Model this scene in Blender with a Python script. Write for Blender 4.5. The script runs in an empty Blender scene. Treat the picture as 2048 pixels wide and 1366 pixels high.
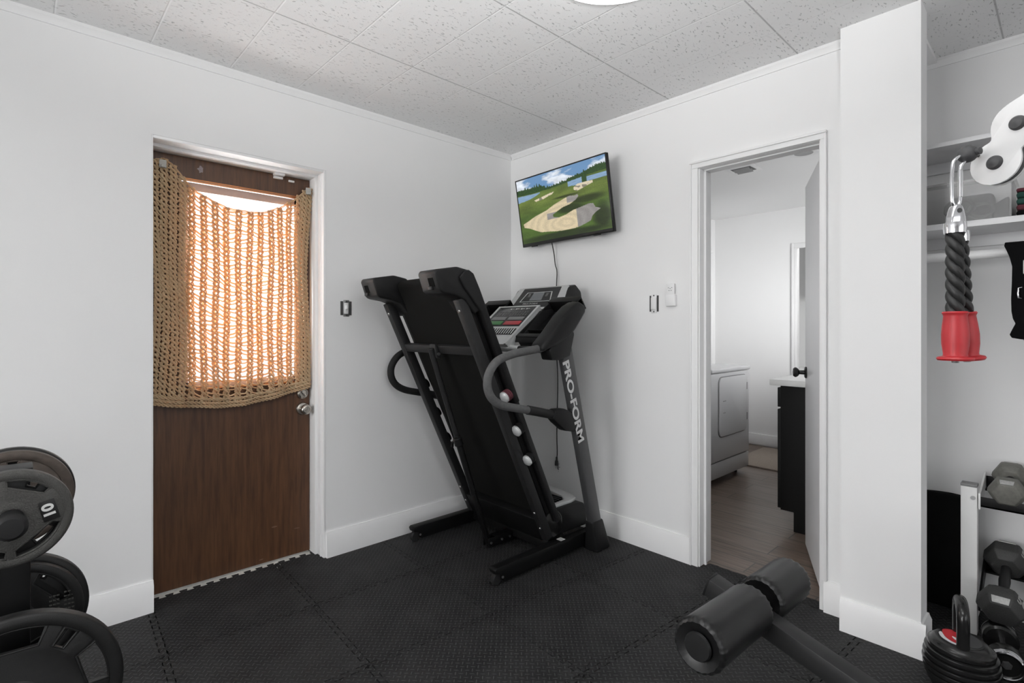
import bpy, bmesh, math, random
from mathutils import Vector, Matrix, Euler, noise as mnoise
random.seed(7)
C = bpy.context.scene.collection
PI = math.pi
def V(*a): return Vector(a)

# ------------------------------------------------------------------ materials
def nn(nt, t, **kw):
    n = nt.nodes.new(t)
    for k, v in kw.items(): setattr(n, k, v)
    return n
def mth(nt, op, a, b=None, c=None):
    n = nt.nodes.new('ShaderNodeMath'); n.operation = op
    for i, v in enumerate((a, b, c)):
        if v is None: continue
        if isinstance(v, (int, float)): n.inputs[i].default_value = v
        else: nt.links.new(v, n.inputs[i])
    return n.outputs[0]
def mixc(nt, f, a, b, mode='MIX'):
    n = nt.nodes.new('ShaderNodeMix'); n.data_type = 'RGBA'; n.blend_type = mode
    for i, v in ((0, f), (6, a), (7, b)):
        if isinstance(v, (int, float)): n.inputs[i].default_value = v
        elif isinstance(v, tuple): n.inputs[i].default_value = (*v[:3], 1)
        else: nt.links.new(v, n.inputs[i])
    return n.outputs[2]
def ramp(nt, f, p0, p1):
    n = nt.nodes.new('ShaderNodeMapRange'); n.interpolation_type = 'SMOOTHSTEP'
    nt.links.new(f, n.inputs[0]); n.inputs[1].default_value = p0; n.inputs[2].default_value = p1
    return n.outputs[0]
def coords(nt, scale=(1, 1, 1), rot=(0, 0, 0)):
    tc = nt.nodes.new('ShaderNodeTexCoord'); mp = nt.nodes.new('ShaderNodeMapping')
    mp.inputs['Scale'].default_value = scale; mp.inputs['Rotation'].default_value = rot
    nt.links.new(tc.outputs['Object'], mp.inputs['Vector']); return mp.outputs[0]
def noisetex(nt, vec, scale, detail=2, rough=.5):
    n = nt.nodes.new('ShaderNodeTexNoise'); n.inputs['Scale'].default_value = scale
    n.inputs['Detail'].default_value = detail; n.inputs['Roughness'].default_value = rough
    nt.links.new(vec, n.inputs['Vector']); return n.outputs['Fac']
def bump(nt, h, strength, dist):
    n = nt.nodes.new('ShaderNodeBump'); n.inputs['Strength'].default_value = strength
    n.inputs['Distance'].default_value = dist; nt.links.new(h, n.inputs['Height']); return n.outputs[0]
MATS = {}
def newmat(name):
    m = bpy.data.materials.new(name); m.use_nodes = True; nt = m.node_tree
    b = nt.nodes['Principled BSDF']; MATS[name] = m
    return m, nt, b
def mat(name, col, rough=.5, metal=0, var=.08, vs=30, bs=0, bd=.001, bscale=300, spec=.5, scale=(1, 1, 1)):
    """plain procedural material: noise-varied colour and a fine noise bump"""
    m, nt, b = newmat(name)
    vec = coords(nt, scale)
    n = noisetex(nt, vec, vs, 3)
    lo = tuple(max(0, c*(1-var)) for c in col); hi = tuple(min(1, c*(1+var)) for c in col)
    nt.links.new(mixc(nt, n, lo, hi), b.inputs['Base Color'])
    b.inputs['Roughness'].default_value = rough; b.inputs['Metallic'].default_value = metal
    b.inputs['Specular IOR Level'].default_value = spec
    if bs:
        nt.links.new(bump(nt, noisetex(nt, vec, bscale, 2), bs, bd), b.inputs['Normal'])
    return m

# ------------------------------------------------------------------ mesh builder
class MB:
    def __init__(s): s.bm = bmesh.new(); s.mi = 0
    def _tag(s, faces):
        for f in faces: f.material_index = s.mi
    def box(s, lo, hi, bev=0, M=None, seg=2):
        r = bmesh.ops.create_cube(s.bm, size=1); vs = r['verts']
        lo = Vector(lo); hi = Vector(hi); c = (lo+hi)/2; d = hi-lo
        for v in vs: v.co = Vector((v.co.x*d.x, v.co.y*d.y, v.co.z*d.z)) + c
        fs = list({f for v in vs for f in v.link_faces}); s._tag(fs)
        if bev:
            es = list({e for v in vs for e in v.link_edges})
            r = bmesh.ops.bevel(s.bm, geom=es, offset=min(bev, min(d)*.49), segments=seg, profile=.5, affect='EDGES')
            vs = list({v for f in r['faces'] for v in f.verts} | {v for v in vs if v.is_valid})
            s._tag({f for v in vs for f in v.link_faces})
        if M is not None:
            for v in vs: v.co = M @ v.co
        return s
    def prism(s, pts, a, b, bev=0, seg=2):
        """pts: list of 3D points (planar polygon); extruded from offset a to offset b (vectors)"""
        a = Vector(a); b = Vector(b)
        v0 = [s.bm.verts.new(Vector(p)+a) for p in pts]; v1 = [s.bm.verts.new(Vector(p)+b) for p in pts]
        n = len(pts); fs = []
        fs.append(s.bm.faces.new(v0)); fs.append(s.bm.faces.new(v1[::-1]))
        for i in range(n): fs.append(s.bm.faces.new((v0[i], v1[i], v1[(i+1) % n], v0[(i+1) % n])))
        bmesh.ops.recalc_face_normals(s.bm, faces=fs); s._tag(fs)
        if bev:
            es = list({e for f in fs for e in f.edges})
            r = bmesh.ops.bevel(s.bm, geom=es, offset=bev, segments=seg, profile=.5, affect='EDGES', clamp_overlap=True)
            s._tag({f for q in r['faces'] for v in q.verts for f in v.link_faces})
        return s
    def xz(s, pts, y0, y1, bev=0, seg=2): return s.prism([(p[0], 0, p[1]) for p in pts], (0, y0, 0), (0, y1, 0), bev, seg)
    def yz(s, pts, x0, x1, bev=0, seg=2): return s.prism([(0, p[0], p[1]) for p in pts], (x0, 0, 0), (x1, 0, 0), bev, seg)
    def xy(s, pts, z0, z1, bev=0, seg=2): return s.prism([(p[0], p[1], 0) for p in pts], (0, 0, z0), (0, 0, z1), bev, seg)
    def tube(s, path, r, n=12, closed=False, cap=True, flat=1.0):
        P = [Vector(p) for p in path]; m = len(P)
        T = []
        for i in range(m):
            if closed: t = P[(i+1) % m]-P[i-1]
            else: t = P[min(i+1, m-1)]-P[max(i-1, 0)]
            T.append(t.normalized() if t.length else Vector((0, 0, 1)))
        up = Vector((0, 0, 1)) if abs(T[0].z) < .9 else Vector((1, 0, 0))
        X = T[0].cross(up).normalized(); rings = []
        for i in range(m):
            X = (X - T[i]*X.dot(T[i])); X = X.normalized() if X.length > 1e-6 else T[i].orthogonal().normalized()
            Y = T[i].cross(X); rr = r[i] if isinstance(r, (list, tuple)) else r
            rings.append([s.bm.verts.new(P[i] + X*(math.cos(a)*rr) + Y*(math.sin(a)*rr*flat)) for a in [2*PI*k/n for k in range(n)]])
        fs = []
        for i in range(m if closed else m-1):
            A = rings[i]; B = rings[(i+1) % m]; off = 0
            if closed and i == m-1:
                off = min(range(n), key=lambda o: (A[0].co-B[o].co).length)
            for k in range(n): fs.append(s.bm.faces.new((A[k], A[(k+1) % n], B[(k+1+off) % n], B[(k+off) % n])))
        if cap and not closed: fs.append(s.bm.faces.new(rings[0][::-1])); fs.append(s.bm.faces.new(rings[-1]))
        s._tag(fs); bmesh.ops.recalc_face_normals(s.bm, faces=fs); return s
    def lathe(s, prof, o, axis, n=32, x=None):
        """prof: (radius, height along axis) list; closed at r==0 ends"""
        o = Vector(o); A = Vector(axis).normalized()
        X = (Vector(x) if x else (A.orthogonal())).normalized(); Y = A.cross(X)
        rings = []
        for r, h in prof:
            if r < 1e-7: rings.append([s.bm.verts.new(o+A*h)])
            else: rings.append([s.bm.verts.new(o+A*h+X*(r*math.cos(2*PI*k/n))+Y*(r*math.sin(2*PI*k/n))) for k in range(n)])
        fs = []
        for P, Q in zip(rings, rings[1:]):
            if len(P) == 1 and len(Q) == 1: continue
            for k in range(n):
                k2 = (k+1) % n
                if len(P) == 1: fs.append(s.bm.faces.new((P[0], Q[k2], Q[k])))
                elif len(Q) == 1: fs.append(s.bm.faces.new((P[k], P[k2], Q[0])))
                else: fs.append(s.bm.faces.new((P[k], P[k2], Q[k2], Q[k])))
        s._tag(fs); bmesh.ops.recalc_face_normals(s.bm, faces=fs); return s
    def cyl(s, a, b, r, n=24, bev=0):
        a = Vector(a); b = Vector(b); L = (b-a).length
        pr = [(0, 0), (r-bev, 0), (r, bev), (r, L-bev), (r-bev, L), (0, L)] if bev else [(0, 0), (r, 0), (r, L), (0, L)]
        return s.lathe(pr, a, b-a, n)
    def text(s, body, size, M, ext=.0006, sx=1.0, bold=0.0):
        cu = bpy.data.curves.new('t', 'FONT'); cu.body = body; cu.size = size; cu.extrude = ext
        cu.align_x = 'CENTER'; cu.align_y = 'CENTER'; cu.offset = bold
        o = bpy.data.objects.new('t', cu); C.objects.link(o)
        dg = bpy.context.evaluated_depsgraph_get(); dg.update()
        me = bpy.data.meshes.new_from_object(o.evaluated_get(dg))
        n0 = len(s.bm.verts); f0 = len(s.bm.faces)
        s.bm.from_mesh(me); s.bm.verts.ensure_lookup_table(); s.bm.faces.ensure_lookup_table()
        for v in s.bm.verts[n0:]: v.co = M @ Vector((v.co.x*sx, v.co.y, v.co.z))
        for f in s.bm.faces[f0:]: f.material_index = s.mi
        bpy.data.objects.remove(o); bpy.data.curves.remove(cu); bpy.data.meshes.remove(me); return s
    def xform(s, M):
        for v in s.bm.verts: v.co = M @ v.co
        return s

def wloc(o):
    p = Vector((0, 0, 0))
    while o: p += o.location; o = o.parent
    return p
def obj(name, mb, mats, parent=None, smooth=40):
    me = bpy.data.meshes.new(name)
    bm = mb.bm; mats = mats if isinstance(mats, (list, tuple)) else [mats]
    if parent: org = wloc(parent)
    else:
        xs = [v.co for v in bm.verts]
        lo = Vector([min(v[k] for v in xs) for k in range(3)]); hi = Vector([max(v[k] for v in xs) for k in range(3)])
        org = Vector(((lo.x+hi.x)/2, (lo.y+hi.y)/2, lo.z))
    for v in bm.verts: v.co -= org
    bm.normal_update(); bm.to_mesh(me); bm.free()
    for m in mats: me.materials.append(MATS[m] if isinstance(m, str) else m)
    if smooth:
        me.polygons.foreach_set('use_smooth', [True]*len(me.polygons)); me.set_sharp_from_angle(angle=math.radians(smooth))
    o = bpy.data.objects.new(name, me); C.objects.link(o)
    if parent: o.parent = parent
    else: o.location = org
    return o
def tag(o, label, cat, group=None, kind=None):
    o['label'] = label; o['category'] = cat
    if group: o['group'] = group
    if kind: o['kind'] = kind
    return o
def thing(name, label, cat, loc=(0, 0, 0), group=None):
    o = bpy.data.objects.new(name, None); o.empty_display_size = .05; C.objects.link(o); o.location = loc
    return tag(o, label, cat, group)
def single(name, mb, mats, label, cat, group=None, smooth=40):
    return tag(obj(name, mb, mats, None, smooth), label, cat, group)
def struct(name, mb, mats, label, cat, smooth=30):
    return tag(obj(name, mb, mats, None, smooth), label, cat, None, 'structure')
def basis(X, Y, Z, o):
    return Matrix(((X[0], Y[0], Z[0], o[0]), (X[1], Y[1], Z[1], o[1]), (X[2], Y[2], Z[2], o[2]), (0, 0, 0, 1)))
def spline(pts, k=8, closed=False):
    P = [Vector(p) for p in pts]; n = len(P); out = []
    rng = range(n if closed else n-1)
    for i in rng:
        if closed: p0, p1, p2, p3 = P[i-1], P[i], P[(i+1) % n], P[(i+2) % n]
        else: p0, p1, p2, p3 = P[max(i-1, 0)], P[i], P[i+1], P[min(i+2, n-1)]
        for j in range(k):
            t = j/k; t2 = t*t; t3 = t2*t
            out.append(.5*((2*p1)+(p2-p0)*t+(2*p0-5*p1+4*p2-p3)*t2+(3*p1-p0-3*p2+p3)*t3))
    if not closed: out.append(P[-1])
    return out
def copy_thing(src, loc):
    r = src.copy(); C.objects.link(r); r.location = loc
    def rec(a, b):
        for ch in list(a.children):
            c = ch.copy(); C.objects.link(c); c.parent = b; rec(ch, c)
    rec(src, r); return r
P_REAR, P_LEFT, P_FILL, P_LAUN, P_DOOR, SKY, EXPO = 10, 94, 45, 6.5, 24, 8.5, 0
# ------------------------------------------------------------------ palette
mat('white_wall', (.86, .86, .86), .85, var=.015, vs=3, bs=.12, bd=.0008, bscale=90, spec=.25)
mat('white_trim', (.86, .86, .86), .45, var=.02, vs=14, bs=.05, bd=.0006, bscale=60)
mat('white_paint', (.80, .80, .81), .4, var=.02, vs=10)
mat('appliance_white', (.70, .70, .71), .22, var=.015, vs=4)
mat('black_plastic', (.008, .008, .0083), .45, spec=.25, var=.2, vs=40, bs=.08, bd=.0004, bscale=900)
mat('dark_plastic', (.016, .016, .0165), .5, spec=.25, var=.15, vs=40, bs=.1, bd=.0004, bscale=900)
mat('charcoal_metal', (.018, .018, .0185), .45, .1, spec=.3, var=.15, vs=60, bs=.05, bd=.0003, bscale=700)
mat('black_metal', (.005, .005, .0052), .45, .05, spec=.22, var=.2, vs=60, bs=.05, bd=.0003, bscale=600)
mat('upright_grey', (.065, .065, .067), .42, .2, var=.1, vs=60, bs=.04, bd=.0003, bscale=800)
mat('belt_black', (.0085, .0085, .008), .9, spec=.1, var=.35, vs=260, bs=.25, bd=.0006, bscale=700)
mat('foam_grip_lit', (.085, .085, .086), .8, var=.3, vs=70, bs=.35, bd=.001, bscale=260)  # near grip: light from above put into a paler grey than the far one
mat('foam_grip_dark', (.010, .010, .0103), .7, var=.3, vs=70, bs=.3, bd=.001, bscale=260, spec=.3)
mat('silver_plastic', (.56, .57, .57), .35, .25, var=.05, vs=30)
mat('chrome', (.78, .78, .80), .12, 1, var=.05, vs=20)
mat('satin_nickel', (.50, .47, .43), .28, 1, var=.1, vs=40)
mat('screw_steel', (.45, .45, .45), .35, 1, var=.1)
mat('label_white', (.75, .75, .74), .6, var=.05, vs=80)
mat('text_silver', (.58, .58, .58), .45, .1, var=.05)
mat('button_green', (.05, .20, .06), .4, var=.1)
mat('button_red', (.42, .03, .04), .4, var=.1)
mat('button_grey', (.20, .20, .20), .45, var=.1)
mat('lcd_grey', (.16, .17, .18), .25, var=.08)
mat('screen_black', (.008, .008, .009), .18, var=.1)
mat('vinyl_black', (.008, .008, .0083), .36, spec=.4, var=.15, vs=18, bs=.12, bd=.0005, bscale=500)
mat('rope_black', (.012, .012, .012), .5, var=.3, vs=150, bs=.4, bd=.0006, bscale=900)
mat('handle_red', (.40, .020, .026), .45, var=.1, vs=30, bs=.08, bd=.0004, bscale=600)
mat('pulley_white', (.74, .74, .74), .38, var=.02, vs=20)
mat('rubber_grey', (.05, .05, .052), .55, var=.1)
mat('black_cloth', (.005, .005, .0055), .95, spec=.1, var=.3, vs=200, bs=.4, bd=.001, bscale=900)
mat('green_cloth', (.015, .06, .048), .95, var=.2, vs=200, bs=.4, bd=.001, bscale=800)
mat('maroon_cloth', (.10, .022, .032), .95, var=.2, vs=200, bs=.4, bd=.001, bscale=800)
mat('cast_iron', (.060, .059, .055), .6, .2, var=.55, vs=420, bs=.9, bd=.002, bscale=330)
mat('cast_iron_dark', (.008, .008, .008), .5, .2, var=.3, vs=90, bs=.35, bd=.001, bscale=420)
mat('rust_iron', (.075, .060, .050), .6, .3, var=.45, vs=40, bs=.5, bd=.001, bscale=420)
mat('hex_iron', (.045, .045, .044), .6, .2, var=.6, vs=300, bs=.5, bd=.001, bscale=500)
mat('hex_worn', (.17, .168, .15), .6, .35, var=.3, vs=90, bs=.5, bd=.001, bscale=500)
mat('worn_metal', (.42, .42, .41), .55, .4, var=.35, vs=160, bs=.4, bd=.0008, bscale=600)
mat('rack_white', (.78, .78, .77), .42, var=.04, vs=20)
mat('gloss_black', (.010, .010, .010), .2, var=.2, vs=20)
mat('emblem_red', (.50, .025, .035), .35, var=.08)
mat('emblem_white', (.75, .75, .77), .35, var=.05)
mat('cabinet_black', (.004, .004, .004), .55, spec=.25, var=.2, vs=20)
mat('counter_white', (.82, .82, .81), .25, var=.03, vs=15)
mat('rug_tan', (.30, .25, .21), .95, var=.45, vs=160, bs=.6, bd=.002, bscale=300)
mat('hinge_grey', (.13, .13, .13), .5, .6, var=.1)
mat('cord_black', (.02, .02, .02), .6, var=.1)
mat('cord_grey', (.10, .10, .10), .6, var=.1)
mat('hook_plastic', (.42, .41, .38), .4, var=.1)
mat('white_plastic', (.80, .80, .80), .4, var=.02)
mat('box_dark', (.06, .06, .06), .8, var=.4, vs=60)
mat('foam_black', (.004, .004, .004), .95, spec=.1, var=.3, vs=100)
mat('subfloor', (.05, .05, .05), .8, var=.2)
mat('threshold', (.80, .78, .70), .6, var=.35, vs=45)
mat('copper_strip', (.62, .26, .10), .35, .6, var=.1)
mat('window_bead', (.45, .33, .29), .5, var=.1)
mat('paint_smudge', (.30, .26, .27), .8, var=.3, vs=90)
mat('dirt_smudge', (.22, .22, .22), .9, var=.6, vs=90)
mat('grey_cabinet', (.36, .36, .36), .5, var=.1, vs=30)

def mat_emit(name, col, st):
    m, nt, b = newmat(name)
    n = noisetex(nt, coords(nt), 5); b.inputs['Base Color'].default_value = (*col, 1)
    nt.links.new(mixc(nt, n, tuple(c*.98 for c in col), col), b.inputs['Emission Color'])
    b.inputs['Emission Strength'].default_value = st
mat_emit('lamp_glow', (1, 1, 1), 3)

def m_ceiling():
    m, nt, b = newmat('ceiling_tile')
    vec = coords(nt)
    sep = nn(nt, 'ShaderNodeSeparateXYZ'); nt.links.new(vec, sep.inputs[0])
    # object origin sits at (OX, OY); seams at world x = -1.2+.31k and y = -.615-.635k
    x = mth(nt, 'ADD', sep.outputs[0], CEIL_O[0]+1.2+.31*40); y = mth(nt, 'ADD', sep.outputs[1], CEIL_O[1]+.615+.635*20)
    fx = mth(nt, 'ABSOLUTE', mth(nt, 'SUBTRACT', mth(nt, 'FRACT', mth(nt, 'ADD', mth(nt, 'DIVIDE', x, .31), .5)), .5))
    fy = mth(nt, 'ABSOLUTE', mth(nt, 'SUBTRACT', mth(nt, 'FRACT', mth(nt, 'ADD', mth(nt, 'DIVIDE', y, .635), .5)), .5))
    dx = mth(nt, 'MULTIPLY', fx, .31); dy = mth(nt, 'MULTIPLY', fy, .635)
    sx = ramp(nt, dx, .0045, .001); sy = ramp(nt, dy, .0045, .001)
    seam = mth(nt, 'MAXIMUM', sx, sy)
    # fissures: short worm tracks
    wv = nn(nt, 'ShaderNodeTexNoise'); wv.inputs['Scale'].default_value = 14; nt.links.new(vec, wv.inputs['Vector'])
    off = nn(nt, 'ShaderNodeVectorMath', operation='MULTIPLY_ADD'); nt.links.new(wv.outputs['Color'], off.inputs[0])
    off.inputs[1].default_value = (.05, .05, 0); nt.links.new(vec, off.inputs[2])
    mp = nn(nt, 'ShaderNodeMapping'); mp.inputs['Scale'].default_value = (44, 130, 1); mp.inputs['Rotation'].default_value = (0, 0, .25)
    nt.links.new(off.outputs[0], mp.inputs['Vector'])
    n1 = noisetex(nt, mp.outputs[0], 1.0, 1.5, .5); fis = ramp(nt, n1, .63, .68)
    n2 = noisetex(nt, vec, 8, 2); patch = ramp(nt, n2, .30, .55); fis = mth(nt, 'MULTIPLY', fis, patch)
    base = mixc(nt, noisetex(nt, vec, 4), (.80, .80, .80), (.84, .84, .84))
    c = mixc(nt, mth(nt, 'MULTIPLY', fis, .6), base, (.30, .30, .30))
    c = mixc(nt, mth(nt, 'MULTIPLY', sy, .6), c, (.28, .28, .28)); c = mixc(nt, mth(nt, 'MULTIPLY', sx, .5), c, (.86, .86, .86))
    nt.links.new(c, b.inputs['Base Color']); b.inputs['Roughness'].default_value = .9; b.inputs['Specular IOR Level'].default_value = .2
    h = mth(nt, 'SUBTRACT', mth(nt, 'MULTIPLY', noisetex(nt, vec, 160, 3), .25), mth(nt, 'ADD', fis, mth(nt, 'MULTIPLY', seam, .7)))
    nt.links.new(bump(nt, h, .6, .003), b.inputs['Normal'])
CEIL_O = (-3.0, -2.95)
m_ceiling()

def m_mat():
    """black foam mat: raised diamond-plate dashes laid crosswise at 45 degrees"""
    m, nt, b = newmat('rubber_mat')
    g = nn(nt, 'ShaderNodeNewGeometry'); vr = nn(nt, 'ShaderNodeVectorRotate'); vr.rotation_type = 'Z_AXIS'
    vr.inputs['Angle'].default_value = math.radians(44); nt.links.new(g.outputs['Position'], vr.inputs['Vector'])
    sep = nn(nt, 'ShaderNodeSeparateXYZ'); nt.links.new(vr.outputs[0], sep.inputs[0]); s = 1/.0195
    u = mth(nt, 'MULTIPLY', sep.outputs[0], s); v = mth(nt, 'MULTIPLY', sep.outputs[1], s)
    par = mth(nt, 'MODULO', mth(nt, 'ADD', mth(nt, 'ADD', mth(nt, 'FLOOR', u), mth(nt, 'FLOOR', v)), 2000), 2)
    fu = mth(nt, 'ABSOLUTE', mth(nt, 'SUBTRACT', mth(nt, 'FRACT', u), .5)); fv = mth(nt, 'ABSOLUTE', mth(nt, 'SUBTRACT', mth(nt, 'FRACT', v), .5))
    def ell(a, bb): return mth(nt, 'ADD', mth(nt, 'POWER', mth(nt, 'DIVIDE', a, .54), 2), mth(nt, 'POWER', mth(nt, 'DIVIDE', bb, .16), 2))
    e1 = ell(fu, fv); e2 = ell(fv, fu)
    e = mth(nt, 'ADD', mth(nt, 'MULTIPLY', e1, mth(nt, 'SUBTRACT', 1, par)), mth(nt, 'MULTIPLY', e2, par))
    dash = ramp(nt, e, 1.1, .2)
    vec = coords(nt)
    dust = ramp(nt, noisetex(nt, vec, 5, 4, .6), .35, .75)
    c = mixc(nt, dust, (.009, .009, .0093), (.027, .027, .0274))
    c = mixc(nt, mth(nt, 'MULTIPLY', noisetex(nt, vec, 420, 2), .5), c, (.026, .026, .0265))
    c = mixc(nt, mth(nt, 'MULTIPLY', dash, .45), c, (.095, .095, .096))  # highlights on the dashes put into the colour as paler grey
    nt.links.new(c, b.inputs['Base Color']); b.inputs['Roughness'].default_value = .6; b.inputs['Specular IOR Level'].default_value = .22
    wear = ramp(nt, noisetex(nt, vec, 2.2, 2), .30, .55)
    h = mth(nt, 'ADD', mth(nt, 'MULTIPLY', mth(nt, 'MULTIPLY', dash, wear), 1.0), mth(nt, 'MULTIPLY', noisetex(nt, vec, 500, 2), .25))
    nt.links.new(bump(nt, h, 1.0, .0045), b.inputs['Normal'])
m_mat()

def m_wood_door():
    m, nt, b = newmat('stained_wood')
    vec = coords(nt, (14, 14, 1.1)); n = noisetex(nt, vec, 3.2, 6, .62)
    vec2 = coords(nt, (90, 90, 2.2)); n2 = noisetex(nt, vec2, 2.5, 3, .6)
    c = mixc(nt, ramp(nt, n, .3, .7), (.056, .023, .010), (.118, .052, .022))
    c = mixc(nt, mth(nt, 'MULTIPLY', ramp(nt, n2, .45, .75), .5), c, (.045, .018, .008))
    # long light scratches
    v3 = coords(nt, (5, 5, 22), (0, .55, 0)); n3 = noisetex(nt, v3, 2.0, 1)
    c = mixc(nt, mth(nt, 'MULTIPLY', ramp(nt, n3, .785, .80), .30), c, (.35, .25, .18))
    nt.links.new(c, b.inputs['Base Color']); b.inputs['Roughness'].default_value = .42
    nt.links.new(bump(nt, n2, .15, .0008), b.inputs['Normal'])
m_wood_door()

def m_plank():
    m, nt, b = newmat('wood_plank_tile')
    vec = coords(nt, (1, 1, 1), (0, 0, PI/2)); br = nn(nt, 'ShaderNodeTexBrick'); nt.links.new(vec, br.inputs['Vector'])
    br.inputs['Scale'].default_value = 1; br.inputs['Brick Width'].default_value = .92; br.inputs['Row Height'].default_value = .155
    br.inputs['Mortar Size'].default_value = .0035; br.inputs['Mortar Smooth'].default_value = .1
    br.offset = .37; br.inputs['Color1'].default_value = (.0, .0, .0, 1); br.inputs['Color2'].default_value = (1, 1, 1, 1)
    v2 = coords(nt, (30, 2.0, 1)); n = noisetex(nt, v2, 2.2, 5, .6)
    c = mixc(nt, ramp(nt, n, .28, .72), (.080, .054, .040), (.20, .150, .118))
    c = mixc(nt, mth(nt, 'MULTIPLY', br.outputs['Color'], .4), c, (.23, .18, .15))
    c = mixc(nt, br.outputs['Fac'], c, (.075, .062, .052))
    nt.links.new(c, b.inputs['Base Color']); b.inputs['Roughness'].default_value = .38
    nt.links.new(bump(nt, mth(nt, 'SUBTRACT', mth(nt, 'MULTIPLY', n, .2), br.outputs['Fac']), .4, .002), b.inputs['Normal'])
m_plank()

def m_yarn():
    m, nt, b = newmat('tan_yarn'); nt.nodes.remove(b)
    out = nt.nodes['Material Output']; vec = coords(nt)
    n = noisetex(nt, vec, 260, 3)
    c = mixc(nt, n, (.48, .385, .25), (.78, .65, .44))
    d = nn(nt, 'ShaderNodeBsdfDiffuse'); t = nn(nt, 'ShaderNodeBsdfTranslucent'); mx = nn(nt, 'ShaderNodeMixShader')
    nt.links.new(c, d.inputs['Color']); t.inputs['Color'].default_value = (1, .56, .24, 1)
    mx.inputs[0].default_value = .36; nt.links.new(d.outputs[0], mx.inputs[1]); nt.links.new(t.outputs[0], mx.inputs[2])
    nt.links.new(bump(nt, noisetex(nt, coords(nt, (1, 1, 1), (.5, .6, .3)), 700, 2), .6, .001), d.inputs['Normal'])
    nt.links.new(mx.outputs[0], out.inputs['Surface'])
m_yarn()

def m_clear(name, tint, gloss=.08, opac=.15, rough=.05):
    m, nt, b = newmat(name); nt.nodes.remove(b); out = nt.nodes['Material Output']
    t = nn(nt, 'ShaderNodeBsdfTransparent'); t.inputs[0].default_value = (*tint, 1)
    g = nn(nt, 'ShaderNodeBsdfGlossy'); g.inputs['Roughness'].default_value = rough
    d = nn(nt, 'ShaderNodeBsdfDiffuse'); n = noisetex(nt, coords(nt), 12, 3)
    nt.links.new(mixc(nt, n, (.5, .5, .5), (.62, .62, .62)), d.inputs[0])
    m1 = nn(nt, 'ShaderNodeMixShader'); m1.inputs[0].default_value = opac
    nt.links.new(t.outputs[0], m1.inputs[1]); nt.links.new(d.outputs[0], m1.inputs[2])
    m2 = nn(nt, 'ShaderNodeMixShader'); m2.inputs[0].default_value = gloss
    nt.links.new(m1.outputs[0], m2.inputs[1]); nt.links.new(g.outputs[0], m2.inputs[2]); nt.links.new(m2.outputs[0], out.inputs[0])
m_clear('clear_plastic', (.93, .93, .93), .08, .10, .12)
m_clear('window_glass', (.97, .97, .97), .04, .0, .02)
# ------------------------------------------------------------------ the room (corner of the two walls at x=0, y=0; room is x<0, y<0)
H = 2.439
m = MB()
m.box((-6.6, 0, -.03), (-2.123, .2, H)).box((-1.348, 0, -.03), (.12, .2, H)).box((-2.123, 0, 2.06), (-1.348, .2, H))
struct('wall_left', m, 'white_wall', 'white painted wall holding the brown door', 'wall')
m = MB()
m.box((0, -1.400, -.03), (.12, 0, H)).box((0, -1.980, 2.055), (.12, -1.400, H)).box((0, -2.2, -.03), (.12, -1.980, H))
struct('wall_right', m, 'white_wall', 'white painted wall with the television and the open doorway', 'wall')
m = MB().box((-.105, -2.335, 0), (.008, -2.073, H))
struct('wall_pillar', m, 'white_wall', 'white square pillar standing out between doorway and closet recess', 'pillar')
m = MB().box((.12, -2.235, -.03), (.6, -2.20, H)).box((.5, -3.4, -.03), (.6, -2.235, H)).box((-.105, -3.4, -.03), (.5, -3.28, H)).box((-.105, -6.1, -.03), (.6, -3.4, H)).box((.008, -2.235, -.03), (.12, -2.2, H))  # right partition is unseen, added to keep rear light out of the recess
struct('wall_closet', m, 'white_wall', 'white walls of the closet recess right of the pillar, with an unseen light-blocking partition', 'wall')
m = MB().box((-6.5, -6.1, -.03), (-4.2, -6.0, H)).box((-1.0, -6.1, -.03), (.6, -6.0, H)).box((-4.2, -6.1, -.03), (-1.0, -6.0, .5)).box((-4.2, -6.1, 2.2), (-1.0, -6.0, H))
struct('wall_rear', m, 'white_wall', 'white wall with a wide window behind the camera', 'wall')
m = MB().box((-6.6, -6.1, -.03), (-6.5, -2.55, H)).box((-6.6, -.12, -.03), (-6.5, .2, H)).box((-6.6, -2.55, -.03), (-6.5, -.12, .4)).box((-6.6, -2.55, 2.25), (-6.5, -.12, H))
struct('wall_far_left', m, 'white_wall', 'white wall with a window at the far end of the room', 'wall')
m = MB().box((-6.6, -6.1, H), (.6, .2, H+.08))
struct('ceiling', m, 'ceiling_tile', 'pale grey fissured acoustic tile ceiling', 'ceiling')
m = MB().box((-6.6, -6.1, -.06), (0, .35, -.012)).box((0, -6.1, -.06), (.6, -2.2, -.012))
struct('floor', m, 'subfloor', 'dark floor under the rubber mats', 'floor')

# baseboards: square board with a sloped cap
def baseboard(name, a, b, n, label, h=.135, t=.016, z0=0, ends=0):
    """from a to b along the wall foot (x, y), n = direction into the room"""
    a = Vector((*a, 0)); b = Vector((*b, 0)); d = (b-a); L = d.length; d.normalize(); n = Vector((*n, 0))
    prof = [(0, z0), (t, z0), (t, z0+h-.022), (t*.55, z0+h-.008), (t*.45, z0+h), (0, z0+h)]
    m = MB(); m.prism([n*p[0]+Vector((0, 0, p[1])) for p in prof], a, b)
    return struct(name, m, 'white_trim', label, 'baseboard')
baseboard('baseboard_left', (-6.5, 0), (-2.117, 0), (0, -1), 'white baseboard left of the brown door')
baseboard('baseboard_corner', (-1.350, 0), (-.017, 0), (0, -1), 'white baseboard between brown door and room corner')
baseboard('baseboard_right', (0, -.002), (0, -1.367), (-1, 0), 'white baseboard under the television')
baseboard('baseboard_doorway', (0, -1.985), (0, -2.073), (-1, 0), 'short white baseboard between doorway and pillar')
m = MB()
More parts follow.
